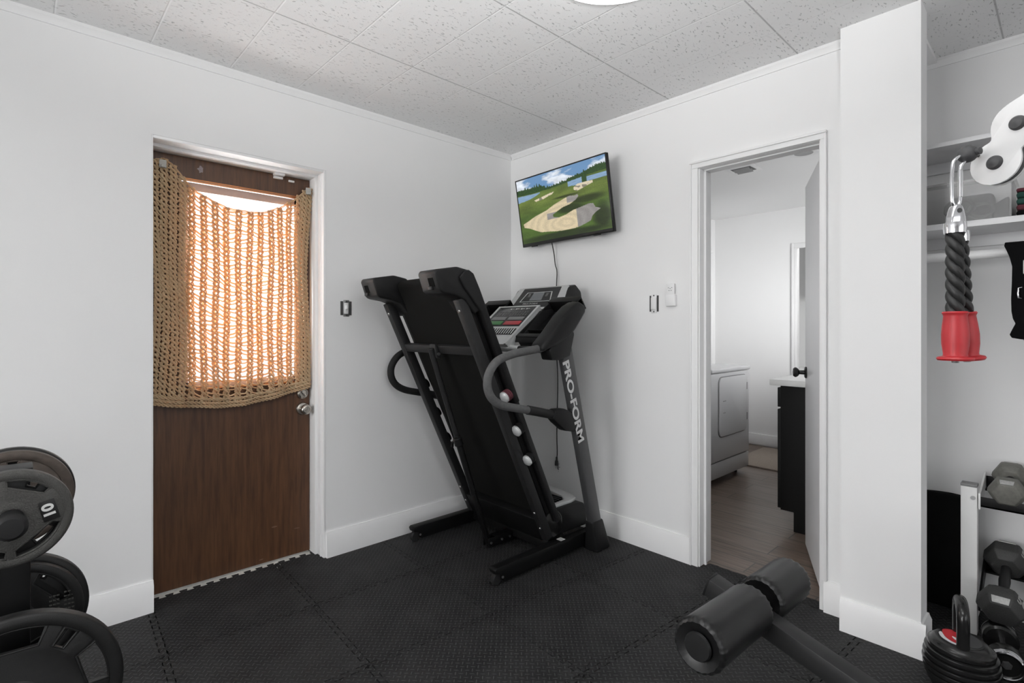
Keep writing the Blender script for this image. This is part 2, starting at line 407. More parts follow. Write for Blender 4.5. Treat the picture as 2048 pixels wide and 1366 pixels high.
pr = [(-.105, 0), (-.121, 0), (-.121, .108), (-.1145, .122), (-.112, .130), (-.105, .130)]
m.xz(pr, -2.351, -2.0735)
m.yz([(-2.335, 0), (-2.351, 0), (-2.351, .108), (-2.3445, .122), (-2.342, .130), (-2.335, .130)], -.105, .008)
struct('baseboard_pillar', m, 'white_trim', 'white baseboard wrapping the foot of the pillar', 'baseboard')

# crown strip along the ceiling
def crown(name, a, b, n, label):
    a = Vector((*a, 0)); b = Vector((*b, 0)); n = Vector((*n, 0))
    prof = [(0, H), (.020, H), (.020, H-.012), (.010, H-.026), (.008, H-.036), (0, H-.036)]
    m = MB(); m.prism([n*p[0]+Vector((0, 0, p[1])) for p in prof], a, b)
    struct(name, m, 'white_trim', label, 'trim')
crown('trim_1', (-6.5, 0), (0, 0), (0, -1), 'thin white ceiling moulding above the brown door')
crown('trim_2', (0, -.02), (0, -2.073), (-1, 0), 'thin white ceiling moulding above the television')
crown('trim_3', (.5, -2.235), (.5, -3.28), (-1, 0), 'thin white ceiling moulding in the closet recess')

# recessed brown door: lining, stop, threshold
m = MB()
for y0, y1, i in ((0.0005, .075, 0), (.075, .2, .014)):
    m.box((-1.362-i, y0, 0), (-1.348, y1, 2.06), .002); m.box((-2.123, y0, 0), (-2.117+i*.3, y1, 2.06), .001)
    m.box((-2.117+i*.3, y0, 2.047-i), (-1.362-i, y1, 2.06), .002)
m.box((-1.366, .03, 0), (-1.362, .040, 2.047), .001)
struct('trim_4', m, 'white_trim', 'white stepped lining of the recessed brown door', 'door frame')
m = MB().box((-2.117, .060, -.012), (-1.376, .2, -.004), .002)
struct('trim_5', m, 'threshold', 'worn white threshold strip under the brown door', 'threshold')
DX0, DX1, DZ1, WX0, WX1, WZ0, WZ1 = -2.112, -1.379, 2.030, -1.985, -1.430, .935, 1.925
m = MB()
m.box((DX0, .145, .006), (WX0, .187, DZ1)).box((WX1, .145, .006), (DX1, .187, DZ1)).box((WX0, .145, .006), (WX1, .187, WZ0)).box((WX0, .145, WZ1), (WX1, .187, DZ1))
d1 = struct('door_1', m, 'stained_wood', 'brown stained wooden door with a bright window behind crochet', 'door')
m = MB()
for (a, b) in (((WX0, WZ1-.048), (WX1, WZ1-.010)), ((WX0, WZ0), (WX1, WZ0+.03)), ((WX0, WZ0), (WX0+.03, WZ1-.01)), ((WX1-.03, WZ0), (WX1, WZ1-.01))):
    m.box((a[0], .150, a[1]), (b[0], .172, b[1]), .002)
for x in (-1.957, -1.50, -1.472): m.cyl((x, .151, WZ1-.030), (x, .148, WZ1-.030), .004, 10)
obj('window_stop', m, 'window_bead', d1)
m = MB()
for z in (WZ1-.004, WZ1+.004): m.box((WX0-.006, .140, z-.003), (WX1+.006, .150, z+.003), .002)
m.box((WX0-.006, .140, WZ0-.008), (WX1+.006, .150, WZ0-.001), .002)
m.box((WX0-.008, .140, WZ0-.008), (WX0-.001, .150, WZ1+.007), .002).box((WX1+.001, .140, WZ0-.008), (WX1+.008, .150, WZ1+.007), .002)
obj('copper_bead', m, 'copper_strip', d1)['label'] = 'thin copper coloured bead around the door window'
obj('window_pane', MB().box((WX0, .160, WZ0), (WX1, .164, WZ1)), 'window_glass', d1)
m = MB()
random.seed(3)
pts = []
for k in range(14):
    a = 2*PI*k/14; r = random.uniform(.010, .020); pts.append((-1.905+r*.8*math.cos(a), 1.985+r*math.sin(a)))
m.xz([(p.x, p.z) for p in spline([(a, 0, b) for a, b in pts], 4, True)], .1445, .146); obj('paint_smudge', m, 'paint_smudge', d1)
# knob and deadbolt
m = MB(); kx, kz = -1.418, .785
m.lathe([(0, 0), (.034, 0), (.034, .004), (.030, .010), (.016, .013), (.013, .028), (.020, .034), (.027, .044), (.027, .056), (.022, .064), (.016, .066), (.015, .063), (.009, .063), (.009, .067), (0, .067)], (kx, .145, kz), (0, -1, 0), 40)
m.box((kx-.001, .075, kz-.006), (kx+.001, .0775, kz+.006))
obj('door_knob', m, 'satin_nickel', d1)['label'] = 'round nickel door knob'
m = MB(); kz = .868
m.lathe([(0, 0), (.030, 0), (.030, .008), (.026, .014), (.020, .016), (.018, .013), (0, .013)], (kx, .145, kz), (0, -1, 0), 40)
M = Matrix.Translation((kx, .128, kz)) @ Matrix.Rotation(math.radians(-35), 4, 'Y')
m.box((-.005, -.012, -.016), (.005, .006, .016), .003, M)
for dx in (-.014, .014): m.cyl((kx+dx, .133, kz), (kx+dx, .1285, kz), .0035, 10)
obj('deadbolt', m, 'satin_nickel', d1)['label'] = 'nickel deadbolt with thumb turn'
m = MB().box((-1.572, .110, 2.020), (-1.520, .146, 2.044), .003).box((-1.570, .130, 2.006), (-1.524, .146, 2.018), .002)
single('door_sensor', m, 'white_plastic', 'small white alarm sensor at the top edge of the brown door', 'sensor')
m = MB().box((-1.492, .138, 2.002), (-1.462, .146, 2.012), .001)
single('sensor_magnet', m, 'white_plastic', 'tiny white strip stuck on the brown door beside its alarm sensor', 'sensor')

# doorway to the laundry: jamb and casing
m = MB()
m.box((-.002, -1.415, 0), (.122, -1.400, 2.0385), .002).box((-.002, -1.980, 0), (.122, -1.965, 2.0385), .002).box((-.002, -1.980, 2.039), (.122, -1.400, 2.055), .002)
m.box((.040, -1.4275, 0), (.055, -1.415, 2.032), .002).box((.040, -1.965, 2.033), (.055, -1.415, 2.039), .001)
struct('trim_6', m, 'white_trim', 'white jamb of the doorway to the laundry room', 'door frame')
m = MB()
def casing(y0, y1, z0, z1):
    m.box((-.012, y0, z0), (.0, y1, z1), .002)
casing(-1.409, -1.368, .0, 2.040); casing(-1.994, -1.971, .133, 2.040); casing(-1.994, -1.368, 2.0402, 2.066)
m.box((-.020, -1.376, 0), (-.001, -1.366, 2.0635), .002); m.box((-.020, -1.996, 2.064), (-.001, -1.366, 2.075), .002); m.box((-.018, -1.996, .133), (-.001, -1.988, 2.0635), .002)
struct('trim_7', m, 'white_trim', 'white casing around the doorway to the laundry room', 'trim')

# the white inner door, swung open into the laundry
Hx, Hy = .122, -1.938; dd = Vector((.915, .403, 0)).normalized(); nrm = Vector((-dd.y, dd.x, 0)); Ld = .605
DM = basis(dd, nrm, (0, 0, 1), (Hx, Hy, .012))
m = MB().box((0, -.035, 0), (Ld, 0, 2.0), .002, DM)
d2 = struct('door_2', m, 'white_paint', 'plain white interior door standing open into the laundry room', 'door')
m = MB(); kb = DM @ Vector((Ld-.055, 0, .965))
m.lathe([(0, 0), (.032, 0), (.032, .006), (.027, .010), (.012, .012), (.011, .034), (.020, .040), (.027, .050), (.027, .058), (.020, .066), (0, .069)], kb, nrm, 36)
obj('door_knob', m, 'gloss_black', d2)['label'] = 'round black door knob'
for z in (.30, 1.79):
    m = MB().box((-.0165, -.0025, z-.05), (-.004, .006, z+.05), .001, DM); m.cyl(DM @ Vector((-.008, .004, z-.05)), DM @ Vector((-.008, .004, z+.05)), .006, 12)
    obj('hinge', m, 'hinge_grey', d2)
# ------------------------------------------------------------------ interlocking mats
def warp(x, y):
    t = min(1, max(0, (.1-y)/.9))
    return (x + (.05*(y+.9)+.02)*(1 if y < .1 else 1), y - .085*(x+2.19)*t)
def corner(i, j): return warp(-2.745+.555*i, .115-.52*j)
def clip(P, ax, v, keep_less):
    out = []
    for a, b in zip(P, P[1:]+P[:1]):
        ia = (a[ax] <= v) == keep_less or a[ax] == v; ib = (b[ax] <= v) == keep_less or b[ax] == v
        if ia: out.append(a)
        if ia != ib:
            t = (v-a[ax])/(b[ax]-a[ax]); out.append((a[0]+(b[0]-a[0])*t, a[1]+(b[1]-a[1])*t))
    return out
def edge(p, q, sgn, inset):
    """dovetail teeth from p to q; same path for both neighbours, inset to one's own side by 'inset'"""
    p = Vector((*p, 0)); q = Vector((*q, 0)); d = (q-p); L = d.length; d.normalize(); n = Vector((-d.y, d.x, 0)); N = 10; w = L/N; out = []
    h = .011
    for k in range(N):
        c = p + d*(w*(k+.5))
        for (a, b) in ((-.20*w, -h), (-.29*w, h), (.29*w, h), (.20*w, -h)):
            out.append(c + d*a + n*(b*sgn))
    return [v + n*inset for v in out]
def mat_tile(i, j):
    c = [corner(i, j), corner(i+1, j), corner(i+1, j+1), corner(i, j+1)]; g = .0022
    top = edge(c[0], c[1], 1, -g); right = edge(c[1], c[2], 1, -g); bot = edge(c[3], c[2], 1, g); left = edge(c[0], c[3], 1, g)
    cn = [Vector((x+sx*g, y+sy*g, 0)) for (x, y), (sx, sy) in zip(c, ((1, -1), (-1, -1), (-1, 1), (1, 1)))]
    P = [(v.x, v.y) for v in [cn[0]]+top+[cn[1]]+right+[cn[2]]+bot[::-1]+[cn[3]]+left[::-1]]
    Q = []
    for v in P:
        if not Q or (Vector(v)-Vector(Q[-1])).length > 1e-4: Q.append(v)
    return Q
MAT_LABELS = {
 (0, 0): 'black rubber floor mat at the left wall behind the weight plates', (1, 0): 'black toothed rubber mat butting against the brown door sill',
 (2, 0): 'black rubber mat at the baseboard right of the brown door', (3, 0): 'black rubber mat under the far rail end of the treadmill', (4, 0): 'black rubber mat in the room corner under the treadmill motor',
 (0, 1): 'black rubber mat right of the stacked weight plates', (1, 1): 'black rubber mat second row out from the brown door', (2, 1): 'black rubber mat between the brown door and the treadmill, second row from the wall',
 (3, 1): 'black rubber mat under the near wheeled end of the treadmill rail', (4, 1): 'black rubber mat under the treadmill upright with white lettering',
 (0, 2): 'black rubber mat under the foot of the weight tree', (1, 2): 'black rubber mat third row out, right of the big weight plate', (2, 2): 'black rubber mat on the open floor just out from the near treadmill rail end',
 (3, 2): 'black rubber mat running along the outer side of the near treadmill rail', (4, 2): 'black rubber mat in front of the laundry doorway baseboard',
 (2, 3): 'black rubber mat at the bottom centre of the picture', (3, 3): 'black rubber mat on the floor behind the near padded roller', (4, 3): 'black rubber mat between the padded rollers and the short doorway baseboard',
 (4, 4): 'black rubber mat at the foot of the white pillar', (4, 5): 'black rubber mat under the lowest chrome-rimmed dumbbell'}
for (i, j), lab in MAT_LABELS.items():
    P = mat_tile(i, j); m = MB()
    A = clip(clip(P, 0, -.001, True), 1, -.001, True)
    m.xy(A, -.012, 0)
    if j == 0 and i in (1, 2):
        B = clip(clip(clip(P, 1, -.001, False), 0, -2.112 if i == 1 else -3, False), 0, -1.368, True)
        if len(B) > 2: m.xy(B, -.012, 0)
    if j == 0 and i == 0:
        B = clip(clip(P, 1, -.001, False), 0, -2.112, False)
        if len(B) > 2: m.xy(B, -.012, 0)
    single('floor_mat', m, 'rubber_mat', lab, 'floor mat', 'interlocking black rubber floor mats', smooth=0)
random.seed(11)
P = [(0, -1.418)] + [(.075+random.uniform(-.006, .006), -1.43-k*.02) for k in range(27)] + [(0, -1.962)]
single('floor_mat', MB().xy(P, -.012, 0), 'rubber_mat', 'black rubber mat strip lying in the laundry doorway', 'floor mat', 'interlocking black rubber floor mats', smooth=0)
P = [(.002, -2.336), (.009, -2.336), (.009, -2.24), (.498, -2.24), (.498, -3.27), (.002, -3.27)]
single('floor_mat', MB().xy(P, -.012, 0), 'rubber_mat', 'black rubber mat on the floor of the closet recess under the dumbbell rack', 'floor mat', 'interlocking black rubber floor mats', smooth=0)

# ------------------------------------------------------------------ crochet curtain on the brown door
def top_z(x):
    pts = [(-2.112, 1.955), (-2.095, 1.985), (-2.065, 1.992), (-2.035, 1.972), (-1.99, 1.918), (-1.93, 1.868), (-1.86, 1.832), (-1.78, 1.808), (-1.70, 1.803), (-1.62, 1.816), (-1.54, 1.850), (-1.47, 1.905), (-1.425, 1.955), (-1.40, 1.982), (-1.382, 1.975)]
    for (a, za), (b, zb) in zip(pts, pts[1:]):
        if x <= b: return za+(zb-za)*max(0, (x-a)/(b-a))
    return pts[-1][1]
def bot_z(x):
    pts = [(-2.112, .885), (-2.06, .872), (-1.95, .855), (-1.82, .840), (-1.72, .842), (-1.60, .858), (-1.50, .880), (-1.382, .905)]
    for (a, za), (b, zb) in zip(pts, pts[1:]):
        if x <= b: return za+(zb-za)*max(0, (x-a)/(b-a))
    return pts[-1][1]
XS = [-2.098, -2.064, -2.030, -1.994] + [-1.952+.0515*k for k in range(10)] + [-1.445, -1.418, -1.394]
def edge_x(x, z):
    u = (x+1.745)/.36; t = (1.98-z)/1.1
    pinch = -.022*math.sin(PI*min(1, max(0, t)))*max(0, u)**2 + .012*math.sin(PI*min(1, max(0, t)))*max(0, -u)**2
    return x + pinch + .004*math.sin(z*9+x*20)
def cy(x, z):
    return .116 - (.014 if x < -1.985 else 0) - .007*math.sin(x*43) - .006*math.sin(z*6.3+x*9)
m = MB(); random.seed(5)
braids = []
for k, x0 in enumerate(XS):
    dense = x0 < -1.98 or x0 > -1.44
    amp = .0088 if dense else .0095; zt = top_z(x0); zb = bot_z(x0)+.012; per = .046; ph = random.uniform(0, 6.28) if dense else (k % 2)*1.3
    NZ = int((zt-zb)/.0058); strands = [[], [], [], []]
    for q in range(NZ+1):
        z = zt+(zb-zt)*q/NZ; w = 2*PI*z/per + ph + .6*math.sin(z*5+k)
        xx = edge_x(x0, z)+.0018*mnoise.noise(Vector((z*60, k*3.1, 0))); yy = cy(x0, z)+.0015*mnoise.noise(Vector((z*50, k*2.3, 5)))
        am = amp*(1+.35*mnoise.noise(Vector((z*26, k*5.7, 2)))); a1 = am*math.sin(w); a2 = -am*math.sin(w)
        strands[0].append((xx+a1, yy+.004*math.cos(w), z)); strands[1].append((xx+a2, yy-.004*math.cos(w), z))
        strands[2].append((xx-amp*1.15+.003*math.sin(w*2+1), yy+.003*math.cos(2*w), z)); strands[3].append((xx+amp*1.15+.003*math.sin(w*2+2.4), yy-.003*math.cos(2*w), z))
    rr = .0054 if dense else .0044
    if not dense: m.tube([(a+.004*math.sin(q_*.9+k), b_+.008, z_) for q_, ((a, b_, z_), (a2_, _, _)) in enumerate(zip([((p[0]+r_[0])/2, (p[1]+r_[1])/2, p[2]) for p, r_ in zip(strands[0], strands[1])], strands[1]))], .0034, 5)
    for sidx, s in enumerate(strands): m.tube(s, rr if sidx < 2 else rr*.86, 6)
    braids.append((x0, amp))
for k in range(len(XS)-1):
    xa, aa = braids[k]; xb, ab = braids[k+1]; z = min(top_z(xa), top_z(xb))-.012; zend = max(bot_z(xa), bot_z(xb))+.01; q = 0
    while z > zend:
        sl = .006*math.sin(z*40+k)+ (.008 if k < 7 else 0)
        p0 = (edge_x(xa, z)+aa*.9, cy(xa, z), z+sl); p1 = (edge_x(xb, z)-ab*.9, cy(xb, z), z-sl)
        mid = ((p0[0]+p1[0])/2, (p0[1]+p1[1])/2-.003, (p0[2]+p1[2])/2-.002)
        m.tube([p0, mid, p1], .0030 if q % 2 else .0040, 5); z -= (.0265 if q % 2 else .0165)*random.uniform(.92, 1.08); q += 1
net = m; m = MB()
# hems
def hem(f, dz, r, wob, per, x0=-2.108, x1=-1.384, ph=0):
    n = 150; pts = []
    for q in range(n+1):
        x = x0+(x1-x0)*q/n; z = f(x)+dz; pts.append((edge_x(x, z), cy(x, z)-.004+wob*.6*math.cos(x*per+ph), z+wob*math.sin(x*per+ph)))
    m.tube(pts, r, 6)
hem(top_z, 0, .0026, .0006, 200); hem(top_z, -.006, .0020, .001, 150)
for dz, ph in ((.0, 0), (.0, PI), (.016, 1.0), (.016, 4.1), (.034, .5), (.034, 3.6)): hem(bot_z, dz, .0042, .005, 190, ph=ph)
for side in (-2.108, -1.386):
    for ph in (0, PI):
        pts = []
        zt, zb = top_z(side), bot_z(side); n = 170
        for q in range(n+1):
            z = zt+(zb-zt)*q/n; pts.append((edge_x(side, z)+.004*math.sin(z*150+ph), cy(side, z)+.003*math.cos(z*150+ph), z))
        m.tube(pts, .004, 6)
ct = single('crochet_curtain', net, 'tan_yarn', 'tan crochet curtain sagging between two hooks over the door window', 'curtain', smooth=80)
obj('border', m, 'tan_yarn', ct, 80)
for x, z, lab, sgn in ((-2.066, 1.968, 'grey plastic hook holding the left corner of the crochet curtain', 1), (-1.404, 1.960, 'grey plastic hook holding the right corner of the crochet curtain', -1)):
    m = MB().box((x-.014, .092, z-.02), (x+.014, .098, z+.016), .002).box((x-.009, .082, z-.02), (x+.009, .094, z-.008), .002)
    m.box((x-.008, .096, z-.006), (x+.008, .1455, z+.010), .001)
    single('adhesive_hook', m, 'hook_plastic', lab, 'hook', 'hooks holding the crochet curtain')
# ------------------------------------------------------------------ folded treadmill (its length runs along x, its width along y)
YC = -.4975
def mir(y): return 2*YC-y
T = thing('treadmill', 'black folded treadmill with white lettering on its upright, in the room corner', 'treadmill', (-.5, YC, 0))
# base rails and wheels
for (y0, y1) in ((-.868, -.818), (-.165, -.115)):
    m = MB()
    pr = [(-.912, .082), (-.900, .090), (-.150, .090), (-.140, .080), (-.140, .022), (-.150, .016), (-.855, .016), (-.868, .022), (-.872, .055), (-.905, .062)]
    m.xz(pr, y0, y1, .004)
    r = obj('floor_rail', m, 'black_metal', T)
    m = MB().lathe([(0, -.013), (.024, -.013), (.030, -.007), (.030, .007), (.024, .013), (0, .013)], (-.885, (y0+y1)/2, .031), (0, 1, 0), 28)
    obj('transport_wheel', m, 'dark_plastic', r)
    obj('screw', MB().cyl((-.865, y0+.001, .040), (-.865, y0-.003, .040), .006, 10), 'screw_steel', r)
    for xa, xb in ((-.20, -.16), (-.60, -.57)): obj('foot_pad', MB().box((xa, y0+.004, .0005), (xb, y1-.004, .017), .002), 'dark_plastic', r)
m = MB().box((-.475, -.819, .030), (-.420, -.164, .080), .004)
obj('cross_tube', m, 'black_metal', T)
m = MB().box((-.655, YC-.026, .012), (-.470, YC-.020, .062), .002).box((-.655, YC+.020, .012), (-.470, YC+.026, .062), .002).box((-.60, YC-.021, .052), (-.470, YC+.021, .058), .001)
b = obj('pivot_bracket', m, 'black_metal', T)
for x in (-.640, -.56, -.50): obj('bolt', MB().cyl((x, YC-.026, .036), (x, YC-.031, .036), .007, 12), 'screw_steel', b)
m = MB().box((-.462, -.74, .0795), (-.432, -.64, .0812)); obj('warning_label', m, 'button_grey', T)['label'] = 'grey label on the cross tube'
m = MB().box((-.44, -.860, .0895), (-.405, -.826, .0908)); lb = obj('white_label', m, 'label_white', T); lb['label'] = 'white sticker on the near floor rail'
m = MB()
for k in range(4): m.box((-.437+k*.007, -.856, .0905), (-.434+k*.007, -.83, .0912))
obj('print', m, 'button_grey', lb)

# uprights with boots, collars, gussets
def upright(flip):
    f = (lambda y: mir(y)) if flip else (lambda y: y)
    def xzb(m, pts, y0, y1, bev): m.xz(pts, min(f(y0), f(y1)), max(f(y0), f(y1)), bev)
    m = MB(); xzb(m, [(-.275, .150), (-.196, .150), (-.456, 1.150), (-.5355, 1.150+.0)], -.945, -.902, .008)
    # keep the measured lean
    u = obj('upright', m, 'upright_grey', T)
    m = MB(); pts = [(-.262, 0), (-.108, 0), (-.196, .172), (-.290, .172)]
    v0 = [(-.258, 0), (-.130, 0), (-.190, .172), (-.283, .172)]
    vs = []
    for (x, z), yo, yi in zip(v0, (-.958, -.958, -.950, -.950), (-.866, -.866, -.895, -.895)):
        vs.append((m.bm.verts.new((x, f(yo), z)), m.bm.verts.new((x, f(yi), z))))
    fs = [m.bm.faces.new([v[0] for v in vs]), m.bm.faces.new([v[1] for v in vs][::-1])]
    for k in range(4): fs.append(m.bm.faces.new((vs[k][0], vs[k][1], vs[(k+1) % 4][1], vs[(k+1) % 4][0])))
    bmesh.ops.recalc_face_normals(m.bm, faces=fs)
    bmesh.ops.bevel(m.bm, geom=m.bm.edges[:], offset=.012, segments=3, profile=.5, affect='EDGES')
    obj('base_boot', m, 'black_plastic', u)
    m = MB(); xzb(m, [(-.612, 1.062), (-.552, 1.060), (-.474, 1.078), (-.440, 1.190), (-.470, 1.25), (-.600, 1.17), (-.630, 1.112)], -.955, -.880, .008)
    obj('upper_collar', m, 'black_plastic', u)
    m = MB(); xzb(m, [(-.572, .812), (-.505, .810), (-.400, .770), (-.385, .68), (-.437, .682), (-.496, .694), (-.562, .742), (-.592, .770)], -.9445, -.890, .010)
    obj('handlebar_gusset', m, 'black_plastic', u)
    return u
upr = upright(False); upl = upright(True)
# lettering on the near upright, reading downwards
a = Vector((-.505, -.9465, 1.052)); b_ = Vector((-.379, -.9465, .622)); d = (b_-a); L = d.length; d.normalize(); upv = Vector((d.z*-1, 0, d.x))
if upv.x < 0: upv = -upv
m = MB().text('PRO-FORM', .066, basis(d, upv, d.cross(upv), (a+b_)/2), .0006, 1.0, .0020)
xs = [(v.co-(a+b_)/2).dot(d) for v in m.bm.verts]; sc = L/(max(xs)-min(xs)); cen = (a+b_)/2
for v in m.bm.verts:
    q = v.co-cen; s_ = q.dot(d); v.co = cen + q + d*(s_*(sc-1))
obj('lettering', m, 'text_silver', upr, smooth=0)['label'] = 'silver PRO-FORM lettering running down the upright'

# handlebars
path = [(-.60, 1.135), (-.66, 1.122), (-.75, 1.112), (-.85, 1.099), (-.945, 1.070), (-.995, 1.015), (-1.003, .955), (-.975, .902), (-.915, .866), (-.82, .842), (-.70, .815), (-.55, .778)]
for flip in (0, 1):
    y = mir(-.918) if flip else -.918
    pts = spline([(x, y, z) for x, z in path], 8)
    h = obj('handlebar', MB().tube(pts, .0195, 18), 'foam_grip_dark' if flip else 'foam_grip_lit', T, 60)
    k = len(pts)-12
    obj('end_sleeve', MB().tube(pts[k:], .0225, 18), 'black_plastic', h, 60)
m = MB().tube([(-.628, mir(-.90), 1.113), (-.628, -.90, 1.113)], .0165, 18)
pb = obj('pulse_bar', m, 'black_plastic', T, 60)
for (ya, yb) in ((-.735, -.565), (-.43, -.26)):
    m = MB().cyl((-.628, ya, 1.113), (-.628, yb, 1.113), .0185, 22, .002)
    for yy in (ya+.015, ya+.075): m.lathe([(.0188, 0), (.0192, .001), (.0188, .002)], (-.628, yy, 1.113), (0, 1, 0), 22)
    obj('pulse_grip', m, 'silver_plastic', pb)['label'] = 'silver pulse grip sleeve'

# console
Cn = obj('console', MB().xz([(-.600, 1.150), (-.585, 1.160), (-.405, 1.318), (-.295, 1.335), (-.150, 1.475), (-.118, 1.462), (-.105, 1.42), (-.20, 1.27), (-.45, 1.15)], -.688, mir(-.688), .008), 'dark_plastic', T)
# near and far arms
for flip in (0, 1):
    f = mir if flip else (lambda y: y)
    def xzb(m, pts, y0, y1, bev): m.xz(pts, min(f(y0), f(y1)), max(f(y0), f(y1)), bev)
    m = MB(); xzb(m, [(-.683, 1.142), (-.640, 1.178), (-.602, 1.212), (-.523, 1.290), (-.455, 1.338), (-.405, 1.362), (-.365, 1.345), (-.352, 1.312), (-.395, 1.262), (-.440, 1.212), (-.480, 1.182), (-.580, 1.134), (-.683, 1.106)], -.962, -.872, .014, )
    obj('console_arm', m, 'black_plastic', Cn, 50)
    # tray between arm and centre panel, with a hollow pocket
    m = MB()
    t0 = Vector((-.598, 0, 1.178)); t1 = Vector((-.300, 0, 1.392)); td = (t1-t0).normalized(); tn = Vector((-td.z, 0, td.x)); LL = (t1-t0).length
    y0, y1 = sorted((f(-.885), f(-.672)))
    def tp(s, y, h): return t0+td*s+Vector((0, y, 0))+tn*h
    def slab(s0, s1, ya, yb, h0, h1, bev=.004):
        P_ = [tp(s0, 0, h0), tp(s1, 0, h0), tp(s1, 0, h1), tp(s0, 0, h1)]
        m.prism(P_, (0, ya, 0), (0, yb, 0), bev)
    slab(0, LL, y0, y1, -.075, -.060)
    slab(0, .030, y0, y1, -.062, .0); slab(LL-.05, LL, y0, y1, -.062, .008)
    yi = (y0, y0+.040) if not flip else (y1-.040, y1)
    slab(.0, LL, yi[0], yi[1], -.062, .006, .010)
    yk = (y1-.012, y1) if not flip else (y0, y0+.012)
    slab(.0, LL, yk[0], yk[1], -.062, .0)
    slab(.085, .088, y0+.03, y1-.01, -.060, -.020, .0008)
    obj('side_tray', m, 'black_plastic', Cn, 40)
    m = MB(); P_ = [(-.603, 0, 1.146), (-.592, 0, 1.178), (-.45, 0, 1.20), (-.36, 0, 1.27), (-.40, 0, 1.20), (-.52, 0, 1.150)]
    m.prism(P_, (0, y0, 0), (0, y1, 0), .004); obj('tray_base', m, 'black_plastic', Cn)
# lower key panel: frame (o = top centre, s down the slope)
pt = Vector((-.403, 0, 1.346)); pb_ = Vector((-.660, 0, 1.139)); pdn = (pb_-pt).normalized(); PL = (pb_-pt).length; pn = Vector((pdn.z*1, 0, -pdn.x));
if pn.z < 0: pn = -pn
PX0, PX1 = -.668, mir(-.668)           # y range (near edge first)
def PM(s, y, h=0): return pt+pdn*s+Vector((0, y, 0))+pn*h
def psl(m, s0, s1, ya, yb, h0, h1, bev=0):
    m.prism([PM(s0, 0, h0), PM(s1, 0, h0), PM(s1, 0, h1), PM(s0, 0, h1)], (0, ya, 0), (0, yb, 0), bev)
m = MB(); psl(m, 0, PL, PX0, PX1, -.045, -.004, .003)
for ya, yb in ((PX0, PX0+.016), (PX1-.016, PX1)): psl(m, -.004, PL+.004, ya, yb, -.006, .005, .002)
psl(m, -.006, .004, PX0, PX1, -.006, .003, .001)
kp = obj('key_panel', m, 'silver_plastic', T); kp['label'] = 'silver sloping key panel of the console'
m = MB(); psl(m, .005, PL*.535, PX0+.017, PX1-.017, -.004, .001, .0005); kf = obj('key_field', m, 'screen_black', kp); kf['label'] = 'black key field'
w0 = PX0+.017; w1 = PX1-.017; W = w1-w0
for nm, ya, yb, s0, s1, mt in (('speed_button', .07, .46, .30, .385, 'button_grey'), ('incline_button', .52, .93, .30, .385, 'button_grey'), ('start_button', .07, .46, .415, .515, 'button_green'), ('stop_button', .52, .95, .415, .515, 'button_red')):
    # y grows to the left for the viewer: far side (left) is larger y
    m = MB(); psl(m, PL*s0, PL*s1, w1-W*yb, w1-W*ya, .0, .004, .0015)
    bo = obj(nm, m, mt, kp); bo['label'] = {'button_grey': 'grey key', 'button_green': 'green start key', 'button_red': 'red stop key'}[mt]
m = MB(); random.seed(2)
for k, yy in enumerate((.36, .50, .64, .78)):
    psl(m, PL*.055, PL*.082, w1-W*yy-.006, w1-W*yy+.003, .001, .0018); psl(m, PL*.062, PL*.07, w1-W*yy-.024, w1-W*yy-.010, .001, .0018)
obj('key_icons', m, 'label_white', kp)
m = MB()
for s in (.145, .165, .20, .225, .25):
    for k in range(12):
        yy = .12+k*.068; psl(m, PL*s, PL*(s+.010), w1-W*yy-random.uniform(.006, .013), w1-W*yy, .001, .0016)
obj('key_print', m, 'button_grey', kp)
m = MB(); psl(m, PL*.60, PL*.76, PX0+.03, PX1-.03, -.004, -.001); vg = obj('fan_vent', m, 'screen_black', kp)
m = MB()
for k in range(15):
    y = PX0+.036+k*(PX1-PX0-.072)/14; m.tube([PM(PL*.61, y+.004, .001), PM(PL*.68, y, .002), PM(PL*.75, y-.001, .001)], .0026, 6)
obj('vent_blades', m, 'silver_plastic', kp)
m = MB(); psl(m, PL*.86, PL*.875, YC+.02, YC+.05, -.004, -.003); obj('small_slot', m, 'screen_black', kp)
# display
qt = Vector((-.196, 0, 1.470)); qb = Vector((-.288, 0, 1.356)); qd = (qb-qt).normalized(); QL = (qb-qt).length; qn = Vector((-abs(qd.z), 0, abs(qd.x)))
def QM(s, y, h=0): return qt+qd*s+Vector((0, y, 0))+qn*h
def trap(m, s0, s1, h0, h1, e0, e1, yc=YC, near0=None, bev=0):
    """slab whose half widths are e0 at s0 and e1 at s1"""
    P_ = [QM(s0, yc-e0), QM(s0, yc+e0), QM(s1, yc+e1), QM(s1, yc-e1)]
    m.prism(P_, qn*h0, qn*h1, bev)
m = MB(); trap(m, -.005, QL+.03, -.03, .0, .205, .235, bev=.004); dp = obj('display_head', m, 'silver_plastic', T); dp['label'] = 'silver framed display head'
m = MB(); trap(m, .004, QL+.012, .0, .0015, .155, .176); df = obj('display_face', m, 'screen_black', dp)
m = MB(); trap(m, .040, QL*.80, .0015, .004, .104, .130)
obj('lcd_frame', m, 'silver_plastic', dp)
m = MB(); trap(m, .044, QL*.775, .004, .0046, .098, .122); lw_ = obj('lcd_window', m, 'screen_black', dp)
m = MB(); trap(m, .046, QL*.74, .0046, .0051, .046, .052); obj('lcd_screen', m, 'lcd_grey', dp)
for half in (0, 1):
    m = MB()
    for k in range(4):
        s = .054+.007*k; y = YC+(.062 if half else -.085); P_ = [QM(s, y), QM(s, y+.02), QM(s+.003, y+.02), QM(s+.003, y)]; m.prism(P_, qn*.0046, qn*.0052)
    obj('lcd_print', m, 'button_grey', dp)
